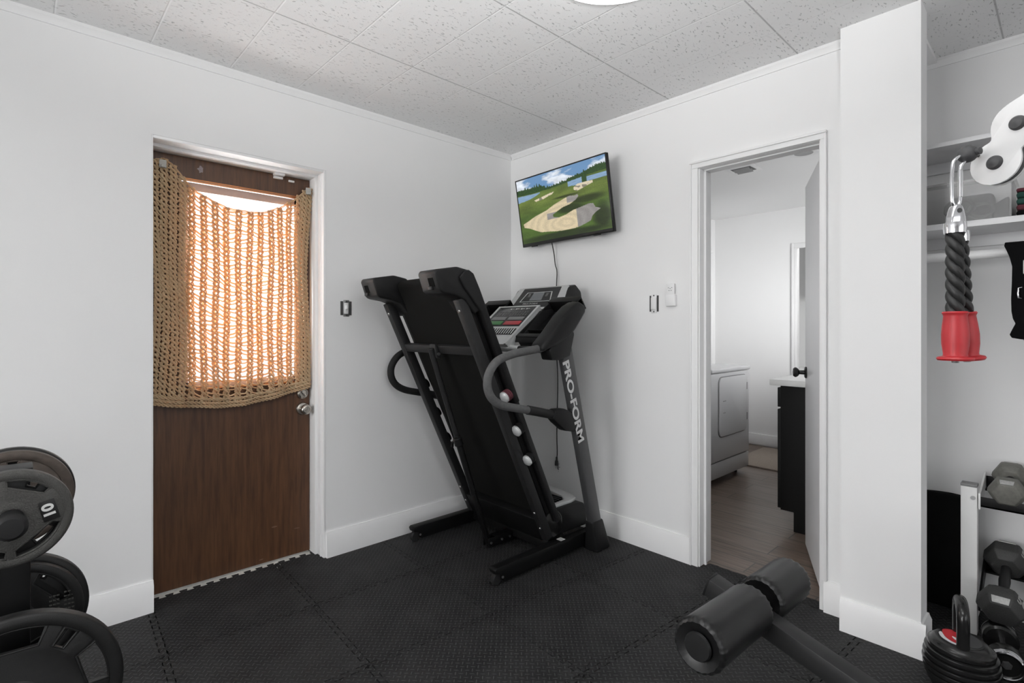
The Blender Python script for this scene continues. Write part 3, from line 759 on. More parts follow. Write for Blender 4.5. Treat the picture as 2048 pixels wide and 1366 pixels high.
m = MB().text('PRO-FORM', .017, basis((0, -1, 0), -qd, qn, QM(QL*.90, YC+.03, .0018)), .0003, 1.5); obj('display_lettering', m, 'text_silver', dp, smooth=0)
# dark hood sides behind the display
m = MB(); m.xz([(-.30, 1.335), (-.200, 1.462), (-.150, 1.480), (-.10, 1.44), (-.085, 1.38), (-.20, 1.26)], YC-.222, YC+.222, .010); obj('display_back', m, 'dark_plastic', Cn)

# ------------------------------------------------------------------ the raised deck: s runs up the deck, h from the tread surface down to the underside
P0 = Vector((-.468, 0, .298)); du = Vector((-.4254, 0, .905)); dn = Vector((.905, 0, .4254))
def DP(s, h): p = P0+du*s-dn*h; return (p.x, p.z)
def dk(m, s0, s1, h0, h1, y0, y1, bev=0): m.xz([DP(s0, h0), DP(s1, h0), DP(s1, h1), DP(s0, h1)], y0, y1, bev)
deck = MB(); dk(deck, -.10, 1.27, .0302, .052, -.803, -.188)
Dk = obj('running_deck', deck, 'black_plastic', T)
m = MB(); n = 14; pr = []
sb, stp = -.09, 1.285
for k in range(n+1): a = PI*k/n; pr.append((stp+.032*math.sin(a), .046-.032*math.cos(a)))
for k in range(n+1): a = PI*k/n; pr.append((sb-.032*math.sin(a), .046+.032*math.cos(a)))
inn = [(stp, .0165), (stp, .0755), (sb, .0755), (sb, .0165)]
poly = [DP(s, h) for s, h in pr]; m.xz(poly, -.748, -.247, 0)
obj('running_belt', m, 'belt_black', T, 30)
for y0, y1 in ((-.842, -.752), (mir(-.752), mir(-.842))):
    m = MB(); dk(m, -.115, 1.30, 0, .030, y0, y1, .006); obj('foot_rail', m, 'charcoal_metal', T)
for y0, y1 in ((-.832, -.790), (mir(-.790), mir(-.832))):
    m = MB(); dk(m, -.16, 1.22, .080, .128, y0, y1, .004)
    fr = obj('frame_rail', m, 'charcoal_metal', T)
    for s in (1.165, .02, -.08):
        c = Vector((*DP(s, .1285),)); q = Vector((c.x, (y0+y1)/2, c.y)); obj('screw', MB().lathe([(0, .003), (.005, .003), (.008, 0)], q, -dn, 12), 'screw_steel', fr)
for z in (.947, .774, .616):
    for side in (0, 1):
        y = -.845 if side == 0 else mir(-.845)
        s = (z-.298)/.905 + .03
        p = P0+du*(s-.055)-dn*.092+Vector((0, y+(-.004 if side == 0 else .004), 0))
        m = MB().lathe([(0, -.004), (.020, -.003), (.028, .004), (.028, .013), (0, .013)], p, dn, 26)
        cu = obj('deck_cushion', m, 'silver_plastic', T); cu['label'] = 'silver capped deck cushion'
        m = MB().lathe([(.020, .012), (.029, .014), (.029, .020), (.025, .022), (.029, .024), (.029, .030), (.025, .032), (.029, .034), (.028, .042), (.018, .046), (.0, .046)], p, dn, 26)
        rg = obj('cushion_ring', m, 'maroon_cloth' if (z > .9 and side == 0) else 'black_plastic', cu)
        if z > .9 and side == 0: rg['label'] = 'dark red rubber rings'
# rear roller end caps with levelling feet
for flip in (0, 1):
    f = mir if flip else (lambda y: y)
    capP = [(-1.110, 1.498), (-1.225, 1.478), (-1.232, 1.462), (-1.205, 1.386), (-1.190, 1.376), (-1.120, 1.366), (-1.066, 1.348), (-1.010, 1.285), (-.985, 1.235), (-.931, 1.275), (-.985, 1.392), (-1.014, 1.475), (-1.030, 1.496), (-1.05, 1.505)]
    y0, y1 = sorted((f(-.838), f(-.700)))
    m = MB(); m.xz(capP[:8]+[(-.965, 1.31), (-1.00, 1.40), (-1.03, 1.485)], y0, y1, .010)
    ec = obj('roller_end_cap', m, 'black_plastic', T, 50)
    ya, yb = sorted((f(-.848), f(-.760)))
    side = [DP(s, h) for s, h in ((.62, -.001), (1.22, -.001), (1.30, .004), (1.325, .022), (1.330, .045), (1.315, .085), (1.26, .082), (1.12, .036), (1.0, .034), (.70, .034), (.62, .030))]
    m = MB(); m.xz(side, ya, yb, .006); obj('rail_end_cover', m, 'black_plastic', ec, 50)
    # slot in the end face
    e0 = Vector((-1.230, 0, 1.462)); e1 = Vector((-1.207, 0, 1.392)); ed = (e1-e0).normalized(); en = Vector((-abs(ed.z), 0, -abs(ed.x)))
    yc = f(-.790)
    m = MB(); c0 = e0+ed*.020; c1 = e0+ed*.060
    m.prism([c0+en*.002, c1+en*.002, c1-en*.01, c0-en*.01], (0, yc-.020, 0), (0, yc+.020, 0)); obj('adjuster_slot', m, 'foam_black', ec)
    m = MB(); c = e0+ed*.062+en*.003; m.box((c.x-.006, yc-.004, c.z-.012), (c.x+.006, yc+.026, c.z+.004), .002); obj('adjuster_nut', m, 'dark_plastic', ec)
m = MB().cyl((DP(1.285, .046)[0], -.752, DP(1.285, .046)[1]), (DP(1.285, .046)[0], mir(-.752), DP(1.285, .046)[1]), .024, 24)
obj('rear_roller', m, 'dark_plastic', T)
m = MB(); pxy = Vector((DP(1.285, .046)[0], -.2435, DP(1.285, .046)[1])); m.lathe([(.026, 0), (.0315, 0), (.0315, .0025), (.026, .0025)], pxy, (0, 1, 0), 30); obj('belt_edge', m, 'label_white', T)
m = MB(); dk(m, -.175, -.03, .053, .124, -.789, mir(-.789), .006); obj('deck_shade_panel', m, 'black_metal', T)  # black panel added in place of shade under the lower deck
m = MB(); dk(m, .935, .980, .100, .124, -.80, mir(-.80), .003); cb = obj('deck_crossbar', m, 'charcoal_metal', T)
m = MB(); c = P0+du*.945-dn*.124
m.prism([c+du*.045, c+du*.050-dn*.012, c-du*.02-dn*.030, c-du*.035-dn*.005, c-du*.01], (0, YC-.024, 0), (0, YC+.024, 0), .003); sb_ = obj('strut_bracket', m, 'charcoal_metal', T)
m = MB(); q = c-du*.005-dn*.012; m.cyl((q.x, YC-.024, q.z), (q.x, YC-.031, q.z), .008, 12); obj('bolt', m, 'screw_steel', sb_)
# folding strut
s1 = Vector((-1.022, YC, 1.118)); s0 = Vector((-.640, YC, .036)); sd = (s1-s0).normalized(); SL = (s1-s0).length
sx = Vector((0, 1, 0)); sz = sd.cross(sx)
SM = basis(sx, sz, sd, s0)
m = MB().box((-.017, -.010, -.018), (.017, .010, .33), .004, SM); st = obj('folding_strut', m, 'black_metal', T)
m = MB().cyl(s0+sd*.30, s0+sd*.66, .017, 20, .003); obj('strut_cylinder', m, 'black_plastic', st)
m = MB().cyl(s0+sd*.62, s0+sd*SL, .0145, 20, .002); obj('strut_tube', m, 'dark_plastic', st)
m = MB().cyl(s0+sd*.60, s0+sd*.645, .024, 22, .004); m.tube([s0+sd*.62+Vector((0, .022, 0)), s0+sd*.61+Vector((-.010, .042, 0)), s0+sd*.585+Vector((-.014, .05, 0))], .008, 10); obj('latch_collar', m, 'black_plastic', st)
# motor hood
m = MB(); hp = [(-.500, .095), (-.498, .180), (-.480, .226), (-.452, .244), (-.40, .248), (-.28, .246), (-.178, .222), (-.158, .190), (-.150, .090)]
m.xz(hp, -.806, mir(-.806), .012); hd = obj('motor_hood', m, 'black_plastic', T, 50)
for y, ax in ((-.806, (0, -1, 0)), (mir(-.806), (0, 1, 0))): obj('hinge_cover', MB().lathe([(0, .012), (.066, .012), (.074, .008), (.076, 0)], (-.452, y, .168), ax, 40), 'gloss_black', hd)
m = MB()
out = [(-.172, YC-.03), (-.182, YC-.12), (-.205, -.735), (-.232, -.790), (-.285, -.812), (-.40, -.812), (-.43, -.800), (-.43, -.765), (-.31, -.752), (-.272, -.700), (-.250, YC-.10), (-.245, YC-.03)]
out = [(-.172, YC), (-.182, YC-.12), (-.205, -.735), (-.232, -.788), (-.285, -.800), (-.43, -.800), (-.43, -.775), (-.31, -.765), (-.272, -.715), (-.250, YC-.12), (-.245, YC)]
m.xy(out, .243, .262, .004); m.xy([(x, mir(y)) for x, y in out], .243, .262, .004)
ht = obj('hood_trim', m, 'silver_plastic', hd); ht['label'] = 'silver trim band across the motor hood'
m = MB()
for k in range(7): m.box((-.415+k*.022, -.74, .246), (-.405+k*.022, mir(-.74), .254), .001)
obj('hood_vents', m, 'screen_black', hd)
# ------------------------------------------------------------------ television
def fbm(x, y, o=4, s=0):
    v = 0; a = .5; f = 1
    for k in range(o): v += a*mnoise.noise(Vector((x*f, y*f, s+k*7.3))); a *= .5; f *= 2
    return v
def inside(p, poly):
    c = False; n = len(poly); x, y = p
    for i in range(n):
        (x1, y1), (x2, y2) = poly[i], poly[i-1]
        if (y1 > y) != (y2 > y) and x < (x2-x1)*(y-y1)/(y2-y1)+x1: c = not c
    return c
# outlines in the screen's own 0..1 space (u right, v down)
BUNK = [(.03, .69), (.10, .655), (.20, .600), (.33, .555), (.42, .50), (.52, .455), (.60, .425), (.66, .44), (.69, .43), (.70, .46), (.67, .50), (.60, .545), (.52, .565), (.46, .60), (.40, .64), (.405, .68), (.47, .70), (.55, .68), (.63, .64), (.70, .625), (.80, .60), (.84, .61), (.86, .67), (.91, .70), (.86, .735), (.82, .78), (.80, .84), (.74, .87), (.66, .90), (.56, .905), (.44, .90), (.34, .88), (.24, .865), (.17, .82), (.11, .775), (.04, .745)]
B2 = [(.20, .360), (.30, .335), (.40, .310), (.44, .305), (.42, .335), (.36, .355), (.31, .375), (.22, .385)]
B3 = [(.66, .325), (.70, .29), (.78, .285), (.86, .295), (.86, .325), (.80, .345), (.74, .37), (.69, .385), (.66, .36)]
def golf(u, v):
    hor = .235-.02*u + .02*math.sin(u*5)
    w = fbm(u*6, v*6, 4)
    tree = hor-.045-.13*abs(fbm(u*34, 3, 4, 2)) - (.035 if u < .35 else 0) - (.05*max(0, 1-abs(u-.93)/.2)) + .02*(.3 < u < .6)
    if v < tree:
        cl = fbm(u*4.2+1.5, v*8, 5, 9)+.30*(v/.25)-.06
        t = min(1, max(0, (cl+.02)*5)); sky = (.12, .24, .42); wc = (.72, .77, .84)
        sh = .85+.5*fbm(u*10, v*14, 3, 4); return tuple(a+(b*sh-a)*t for a, b in zip(sky, wc))
    if v < hor: 
        k = .5+1.2*(fbm(u*60, v*60, 3, 1)+.25); return (.018*k+.004, .05*k+.01, .012*k)
    if inside((u, v), BUNK):
        shade = u > .66 and not (v < .60 and u < .5) or (.57 < u < .70 and v < .52) or (.33 < u < .48 and .61 < v < .70)
        r = .92+.16*math.sin(70*math.hypot(u-.55, (v-.80)*1.3)+4*w)*.5+.25*fbm(u*80, v*80, 2, 5)
        return (.26*r, .245*r, .235*r) if shade else (.60*r, .50*r, .33*r)
    if inside((u, v), B2) or inside((u, v), B3):
        return (.60, .52, .38) if fbm(u*20, v*20, 2) > -.12 else (.2, .18, .14)
    # water
    if (u < .28 and hor+.01 < v < .345-.33*u+.03*math.sin(u*9)) or (.60 < u < .80 and hor < v < .30-.12*abs(u-.68)) or (u > .80 and .225 < v < .285):
        if not (.75 < u < .80): k = .9+.4*fbm(u*14, v*60, 2, 3); return (.22*k, .34*k, .50*k)
    if .755 < u < .805 and v < .31: return (.02, .055, .012)
    g = .75+.5*fbm(u*5, v*12, 3, 8)+.35*fbm(u*90, v*90, 2, 6)
    fair = max(0, 1-abs(v-.38)/.22); dark = 0
    for cx, cy_, rx, ry in ((.60, .60, .16, .07), (.78, .52, .2, .06), (.92, .80, .10, .2), (.56, .415, .15, .02), (.5, .96, .6, .06), (.76, .28, .1, .012)):
        q = ((u-cx)/rx)**2+((v-cy_)/ry)**2; dark = max(dark, max(0, 1-q*.8))
    dark = min(.72, dark); c = (.075+.08*fair, .135+.075*fair, .022+.018*fair)
    return tuple(x*g*(1-dark) for x in c)
mt, nt, b = newmat('tv_picture')
at = nn(nt, 'ShaderNodeAttribute'); at.attribute_name = 'Col'; nt.links.new(at.outputs['Color'], b.inputs['Emission Color']); b.inputs['Emission Strength'].default_value = 1.15
b.inputs['Base Color'].default_value = (.01, .01, .01, 1); b.inputs['Roughness'].default_value = .12
RM = Matrix.Rotation(-.02, 4, 'Z') @ Matrix.Rotation(-.16, 4, 'Y') @ Matrix.Rotation(-.011, 4, 'X')
TM = Matrix.Translation((-.1, -.561, 1.985)) @ RM        # local: -x faces the room, y to the viewer's left, z up
TW, TH = .753, .441
TV = thing('television', 'small flat television tilted down on the wall, showing a golf course', 'television', TM @ Vector((0, 0, -TH/2)))
m = MB().box((-.005, -TW/2, -TH/2), (.018, TW/2, TH/2), .003, TM).box((.012, -TW/2+.09, -TH/2+.03), (.040, TW/2-.09, TH/2-.10), .008, TM)
obj('cabinet', m, 'black_plastic', TV)
m = MB(); bz = .008; bb = .022
m.box((-.0075, -TW/2, -TH/2), (-.004, TW/2, -TH/2+bb), .001, TM).box((-.0075, -TW/2, TH/2-bz), (-.004, TW/2, TH/2), .001, TM)
m.box((-.0075, -TW/2, -TH/2), (-.004, -TW/2+bz, TH/2), .001, TM).box((-.0075, TW/2-bz, -TH/2), (-.004, TW/2, TH/2), .001, TM)
m.box((-.007, TW/2-.13, -TH/2-.006), (.004, TW/2-.08, -TH/2+.002), .001, TM); m.box((-.007, -TW/2+.10, -TH/2-.006), (.004, -TW/2+.15, -TH/2+.002), .001, TM)
obj('bezel', m, 'gloss_black', TV)
NU, NV = 300, 172; bm = bmesh.new(); lay = bm.verts.layers.float_color.new('Col'); grid = []
for j in range(NV+1):
    row = []
    for i in range(NU+1):
        u, v = i/NU, j/NV
        q = bm.verts.new(TM @ Vector((-.006, TW/2-bz-u*(TW-2*bz), TH/2-bz-v*(TH-bz-bb)))); q[lay] = (*[max(0, min(1, c)) for c in golf(u, v)], 1); row.append(q)
    grid.append(row)
for j in range(NV):
    for i in range(NU): bm.faces.new((grid[j][i], grid[j+1][i], grid[j+1][i+1], grid[j][i+1]))
m = MB(); m.bm.free(); m.bm = bm; obj('screen', m, 'tv_picture', TV, smooth=0)['label'] = 'lit screen with a golf course and sand bunkers'
m = MB().box((-.012, -.60, 1.90), (-.001, -.52, 2.08), .002).box((-.075, -.585, 1.97), (-.010, -.535, 2.01), .003)
obj('wall_bracket', m, 'black_metal', TV)
pts = spline([(-.052, -.437, 1.775), (-.03, -.437, 1.70), (-.020, -.439, 1.63), (-.018, -.452, 1.58), (-.018, -.447, 1.45), (-.018, -.448, 1.10), (-.018, -.459, .88), (-.018, -.451, .57), (-.018, -.454, .42), (-.018, -.450, .385)], 6)
k = len(pts)*3//5
cd = obj('power_cord', MB().tube(pts, .0032, 8), 'cord_black', TV)
m = MB().tube([(-.018, -.450, .392), (-.018, -.450, .372), (-.018, -.449, .368), (-.018, -.449, .350), (-.018, -.449, .338)], [.006, .0065, .010, .012, .012], 10)
pg = obj('plug', m, 'cord_black', cd)
for ya in (-.456, -.445): obj('plug_blade', MB().box((-.0188, ya, .318), (-.0172, ya+.003, .340)), 'screw_steel', cd)
# dirt mark on the wall under the plug
m = MB(); random.seed(9); pts = []
for k in range(40):
    a = random.uniform(0, 6.28); r = random.uniform(0, 1); y = -.446+.014*r*math.cos(a); z = .325+.032*r*math.sin(a); s = random.uniform(.001, .003)
    m.box((-.0012, y-s, z-s), (-.0002, y+s, z+s))
tag(obj('wall_smudge', m, 'dirt_smudge'), 'small dark smudge on the white wall beside the dangling plug', 'smudge', None, 'structure')

# ------------------------------------------------------------------ switches without their plates, remote holder
def switch(y0, y1, z0, z1, wall, lab, toggle=True, cat='light switch', name='light_switch'):
    """wall 'R': plane x=0 facing -x with y; 'L': plane y=0 facing -y with x"""
    cx = (y0+y1)/2; cz = (z0+z1)/2
    MM = basis((0, -1, 0), (0, 0, 1), (-1, 0, 0), (0, cx, cz)) if wall == 'R' else basis((1, 0, 0), (0, 0, 1), (0, -1, 0), (cx, 0, cz))
    w = abs(y1-y0)/2; h = (z1-z0)/2
    t = thing(name, lab, cat, MM @ Vector((0, -h, 0)))
    obj('wall_box', MB().box((-w, -h, .0002), (w, h, .0015), 0, MM), 'box_dark', t)
    m = MB().box((-.017, -h*1.18, .0015), (.017, h*1.18, .0035), .001, MM); obj('mounting_strap', m, 'screw_steel' if toggle else 'white_plastic', t)
    if toggle:
        obj('switch_body', MB().box((-.012, -.030, .003), (.012, .030, .006), .001, MM), 'white_plastic', t)
        obj('toggle', MB().box((-.005, -.010, .006), (.005, .012, .016), .002, MM @ Matrix.Rotation(-.35, 4, 'X')), 'white_plastic', t)
    else:
        obj('rocker', MB().box((-.0165, -.033, .003), (.0165, .033, .009), .002, MM), 'white_plastic', t)
    for s in (-1, 1): obj('screw', MB().cyl(MM @ Vector((0, s*h*1.0, .003)), MM @ Vector((0, s*h*1.0, .0055)), .004, 10), 'hinge_grey', t)
switch(-1.268, -1.204, 1.292, 1.368, 'L', 'uncovered toggle switch with dark gaps, right of the brown door')
switch(-1.122, -1.178, 1.312, 1.400, 'R', 'uncovered white rocker switch under and right of the television', False)
rm = thing('remote_control', 'white remote control in a wall holder beside the doorway', 'remote control', (0, -1.257, 1.34))
obj('remote_body', MB().box((-.020, -1.281, 1.352), (-.009, -1.234, 1.458), .004), 'white_plastic', rm)
m = MB().box((-.022, -1.287, 1.338), (-.0005, -1.229, 1.402), .006); obj('wall_cradle', m, 'white_trim', rm)
for (y, z) in ((-1.248, 1.436), (-1.258, 1.432), (-1.268, 1.436), (-1.252, 1.422), (-1.264, 1.422)): obj('button', MB().box((-.0215, y-.002, z-.002), (-.0198, y+.002, z+.002), .0005), 'button_grey', rm)
# ------------------------------------------------------------------ the laundry room seen through the doorway
HL = 2.42
struct('floor_laundry', MB().box((.0, -2.3, -.06), (4.6, .30, -.0125)), 'wood_plank_tile', 'brown wood-look plank tile floor of the laundry room', 'floor')
struct('ceiling_laundry', MB().box((.12, -2.3, HL), (4.6, .2, HL+.08)), 'white_wall', 'white laundry room ceiling', 'ceiling')
m = MB().box((.12, .005, -.03), (2.07, .2, HL)).box((2.98, .005, -.03), (4.6, .2, HL)).box((2.07, .005, 2.03), (2.98, .2, HL))
struct('wall_laundry_left', m, 'white_wall', 'white laundry wall with a glazed white door', 'wall')
m = MB().box((3.12, -.80, -.03), (3.22, .005, HL)).box((3.12, -2.3, -.03), (3.22, -1.62, HL)).box((3.12, -1.62, 2.04), (3.22, -.80, HL)).box((3.12, -1.62, -.03), (3.22, -.80, .755))
struct('wall_laundry_far', m, 'white_wall', 'white far wall of the laundry room', 'wall')
m = MB().box((.62, -2.40, -.03), (1.15, -2.30, HL)).box((2.25, -2.40, -.03), (4.6, -2.30, HL)).box((1.15, -2.40, -.03), (2.25, -2.30, .95)).box((1.15, -2.40, 2.1), (2.25, -2.30, HL))  # opening made up for the added laundry lights
struct('wall_laundry_right', m, 'white_wall', 'white laundry wall with an added light opening, hidden behind the open door', 'wall')
struct('wall_beyond', MB().box((4.2, -2.3, -.03), (4.3, .005, HL)), 'white_wall', 'white wall seen through the opening in the laundry wall', 'wall')
m = MB()
m.box((3.104, -1.62, 0), (3.12, .005, .11), .003); struct('baseboard_laundry', m, 'white_trim', 'white baseboard on the far laundry wall', 'baseboard')
m = MB().box((3.105, -.845, .76), (3.119, -.8155, 2.0148), .002).box((3.100, -.815, .76), (3.119, -.795, 2.065), .002).box((3.105, -1.64, 2.015), (3.119, -.8155, 2.065), .002).box((3.1205, -.83, .76), (3.22, -.8005, 2.035), .001).box((3.10, -1.64, .74), (3.24, -.80, .758), .002)
struct('trim_8', m, 'white_trim', 'white frame of the opening in the far laundry wall', 'window frame')
# glazed outer door in the left laundry wall
m = MB(); x0, x1 = 2.085, 2.965; g0, g1, gz0, gz1 = 2.25, 2.80, 1.16, 1.86
m.box((x0, .02, .01), (g0, .06, 2.02)).box((g1, .02, .01), (x1, .06, 2.02)).box((g0, .02, .01), (g1, .06, gz0)).box((g0, .02, gz1), (g1, .06, 2.02))
d3 = struct('door_3', m, 'white_paint', 'white glazed outer door in the left laundry wall', 'door')
m = MB()
for (a, b, c, d) in ((g0-.03, g0+.01, gz0-.03, gz1+.03), (g1-.01, g1+.03, gz0-.03, gz1+.03), (g0, g1, gz0-.03, gz0+.01), (g0, g1, gz1-.01, gz1+.03), (g0, g1, 1.50, 1.52)): m.box((a, .008, c), (b, .022, d), .003)
obj('window_frame', m, 'white_trim', d3)
obj('window_pane', MB().box((g0, .035, gz0), (g1, .04, gz1)), 'window_glass', d3)
for z in (.35, 1.25, 1.78): obj('hinge', MB().box((x1-.012, .006, z-.045), (x1+.010, .021, z+.045), .001), 'hinge_grey', d3)
m = MB().box((2.966, .0, 0), (2.984, .06, 2.0245), .002).box((2.066, .0, 0), (2.084, .06, 2.0245), .002).box((2.066, .0, 2.025), (2.984, .06, 2.044), .002)
m.box((2.985, -.012, 0), (3.04, .0045, 2.0445), .003).box((2.01, -.012, 2.045), (3.04, .0045, 2.09), .003).box((2.01, -.012, 0), (2.065, .0045, 2.0445), .003)
struct('trim_9', m, 'white_trim', 'white casing of the glazed laundry door', 'door frame')

# dryer
x0, x1, yf, yb = 1.318, 2.014, -.830, -.11
Dr = thing('clothes_dryer', 'white front-loading clothes dryer seen through the doorway', 'dryer', ((x0+x1)/2, (yf+yb)/2, 0))
obj('body', MB().box((x0, yf+.022, .035), (x1, yb, .875), .006), 'appliance_white', Dr)
obj('front_panel', MB().box((x0+.002, yf, .175), (x1-.002, yf+.024, .865), .012, seg=4), 'appliance_white', Dr)
obj('toe_panel', MB().box((x0+.002, yf+.004, .045), (x1-.002, yf+.024, .170), .008), 'appliance_white', Dr)
obj('top_panel', MB().box((x0-.004, yf-.012, .868), (x1+.004, yb, .902), .014, seg=4), 'appliance_white', Dr)
obj('control_console', MB().xz([(x0, .90), (x1, .90), (x1, 1.06), (x0, 1.06)], yb-.10, yb+.01, .015), 'appliance_white', Dr)
def rrect(a, b, c, d, r, n=6):
    P = []
    for cx, cz, a0 in ((b-r, d-r, 0), (a+r, d-r, 90), (a+r, c+r, 180), (b-r, c+r, 270)):
        for k in range(n+1): t = math.radians(a0+90*k/n); P.append((cx+r*math.cos(t), cz+r*math.sin(t)))
    return P
m = MB().xz(rrect(1.44, 1.945, .365, .830, .05), yf-.010, yf+.004, .003)
dd_ = obj('dryer_door', m, 'appliance_white', Dr)
m = MB(); R = rrect(1.436, 1.949, .361, .834, .052); m.tube([(x, yf-.0005, z) for x, z in R], .0022, 6, closed=True); obj('door_gap', m, 'hinge_grey', dd_)
for z in (.48, .735): obj('hinge', MB().box((1.940, yf-.011, z-.03), (1.950, yf-.002, z+.03), .001), 'hinge_grey', dd_)
m = MB()
for k in range(4): m.box((1.50+k*.014, yf-.0108, .640), (1.509+k*.014, yf-.0098, .646))
for k in range(3): m.box((1.505+k*.014, yf-.0108, .548), (1.514+k*.014, yf-.0098, .553))
obj('door_print', m, 'button_grey', dd_)
for x in (x0+.06, x1-.06):
    for y in (yf+.10, yb-.08): obj('foot', MB().cyl((x, y, -.012), (x, y, .04), .02, 14), 'black_plastic', Dr)

# black base cabinet and its counter
Cb = thing('base_cabinet', 'black base cabinet under a white counter beside the open white door', 'cabinet', (1.25, -1.78, 0))
m = MB(); m.yz([(-1.565, -.012), (-1.565, .105), (-1.490, .105), (-1.490, .868), (-2.13, .868), (-2.13, -.012)], .878, 2.98, .001); obj('carcass', m, 'cabinet_black', Cb)
for k, xx in enumerate((.884, 1.34, 1.80, 2.25)):
    dr = obj('drawer', MB().box((xx, -1.490, .735), (xx+.435, -1.470, .855), .003), 'cabinet_black', Cb)
    obj('drawer_pull', MB().tube([(xx+.16, -1.470, .79), (xx+.165, -1.452, .79), (xx+.275, -1.452, .79), (xx+.28, -1.470, .79)], .004, 8), 'cabinet_black', dr)
    dr = obj('cabinet_door', MB().box((xx, -1.490, .112), (xx+.435, -1.470, .722), .003), 'cabinet_black', Cb)
m = MB().box((.860, -2.13, .868), (2.99, -1.430, .905), .004)
single('countertop', m, 'counter_white', 'white countertop on the black laundry cabinet', 'countertop')

single('runner_rug', MB().box((2.20, -1.40, -.012), (3.02, -.56, .002), .004), 'rug_tan', 'small tan woven rug on the laundry floor behind the dryer', 'rug')

# ceiling fittings
vt = thing('ceiling_vent', 'white square ceiling exhaust grille inside the laundry room', 'ceiling vent', (1.44, -1.03, HL-.05))
obj('cover_plate', MB().box((1.335, -1.130, HL-.008), (1.535, -.925, HL), .002), 'white_plastic', vt)
obj('vent_opening', MB().box((1.375, -1.10, HL-.010), (1.49, -.955, HL-.007)), 'hinge_grey', vt)
for k in range(2): obj('louvre', MB().prism([(1.385+k*.052, 0, HL-.010), (1.420+k*.052, 0, HL-.026), (1.424+k*.052, 0, HL-.024), (1.391+k*.052, 0, HL-.008)], (0, -1.085, 0), (0, -.970, 0), .0005), 'grey_cabinet', vt)
dl = thing('recessed_light', 'round white recessed ceiling light above the open white door', 'ceiling light', (1.375, -1.462, HL-.004))
obj('trim_ring', MB().lathe([(.058, -.003), (.070, -.006), (.088, -.006), (.094, 0), (.058, 0)], (1.375, -1.462, HL), (0, 0, 1), 40), 'white_plastic', dl)
obj('baffle', MB().lathe([(.058, -.004), (.050, -.0015), (0, -.0012)], (1.375, -1.462, HL), (0, 0, 1), 40), 'grey_cabinet', dl)

# things beyond the opening
wc = thing('wall_cabinet', 'grey wall cabinet seen in the slit beside the open door', 'cabinet', (4.04, -1.1, 1.5))
obj('carcass', MB().box((3.90, -2.2, 1.56), (4.198, -.70, 2.30), .004), 'grey_cabinet', wc)
for k in range(3): obj('cabinet_door', MB().box((3.878, -1.18-.46*k, 1.565), (3.899, -.73-.46*k, 2.295), .004), 'grey_cabinet', wc)
struct('trim_10', MB().box((3.80, -2.25, .72), (4.199, -.10, .76), .004), 'counter_white', 'white counter under the grey wall cabinet', 'counter')
single('key_rack', MB().box((4.185, -1.10, 1.388), (4.2, -.88, 1.396), .001).box((4.18, -1.08, 1.36), (4.197, -1.065, 1.389), .003).box((4.18, -1.045, 1.36), (4.197, -1.03, 1.389), .003).box((4.18, -1.01, 1.36), (4.197, -.995, 1.389), .003).box((4.18, -.975, 1.36), (4.197, -.96, 1.389), .003).box((4.18, -.94, 1.36), (4.197, -.925, 1.389), .003), 'black_metal', 'small black hook rack on the wall beyond the laundry opening', 'hook rack')
m = MB().tube([(4.10, -1.06, 1.145)]+[(4.10, -1.06+.10*(1-math.cos(a)), 1.145+.10*math.sin(a)) for a in [PI*k/14 for k in range(15)]], .005, 8).box((4.06, -1.10, 1.13), (4.2, -.83, 1.146), .002)
single('towel_hoop', m, 'black_metal', 'thin black arched holder on the wall beyond the laundry opening', 'holder')
m = MB().cyl((4.08, -1.12, .93), (4.08, -.88, .93), .055, 24, .004); m.box((4.07, -1.135, .93), (4.198, -1.12, .95), .002).box((4.07, -.88, .93), (4.198, -.865, .95), .002)
single('paper_roll', m, 'white_paint', 'white paper roll on the wall beyond the laundry opening', 'paper roll')
m = MB().box((3.95, -1.10, .761), (4.05, -.90, .87), .006).box((3.947, -1.04, .79), (3.951, -.94, .86), .001)
single('tissue_box', m, 'label_white', 'pale box on the counter beyond the laundry opening', 'box')
# ------------------------------------------------------------------ weight tree with plates (left)
TX, TY = -2.553, -.86
W = thing('weight_plate_tree', 'black steel weight tree loaded with plates in front of the white wall', 'weight tree', (TX, TY, 0))
obj('post', MB().box((TX-.035, TY-.035, .05), (TX+.035, TY+.035, .86), .004), 'black_metal', W)
obj('post_cap', MB().box((TX-.040, TY-.042, .835), (TX+.040, TY+.040, .868), .003), 'black_plastic', W)
m = MB().cyl((TX+.01, TY-.042, .852), (TX+.01, TY-.046, .852), .006, 10); obj('bolt', m, 'screw_steel', W)
obj('base_frame', MB().box((TX-.035, TY-.32, 0), (TX+.035, TY+.32, .05), .004).box((TX-.30, TY-.035, 0), (TX+.30, TY+.035, .05), .004), 'black_metal', W)
PEGS = [(.768, -1), (.752, 1), (.322, -1), (.425, 1)]
for z, s in PEGS:
    m = MB(); y0 = TY+s*.03; y1 = TY+s*.195
    m.lathe([(.0243, 0), (.0243, .150), (.030, .158), (.030, .172), (.022, .182), (0, .184)], (TX, y0, z), (0, s, 0), 28)
    obj('plate_peg', m, 'dark_plastic', W)
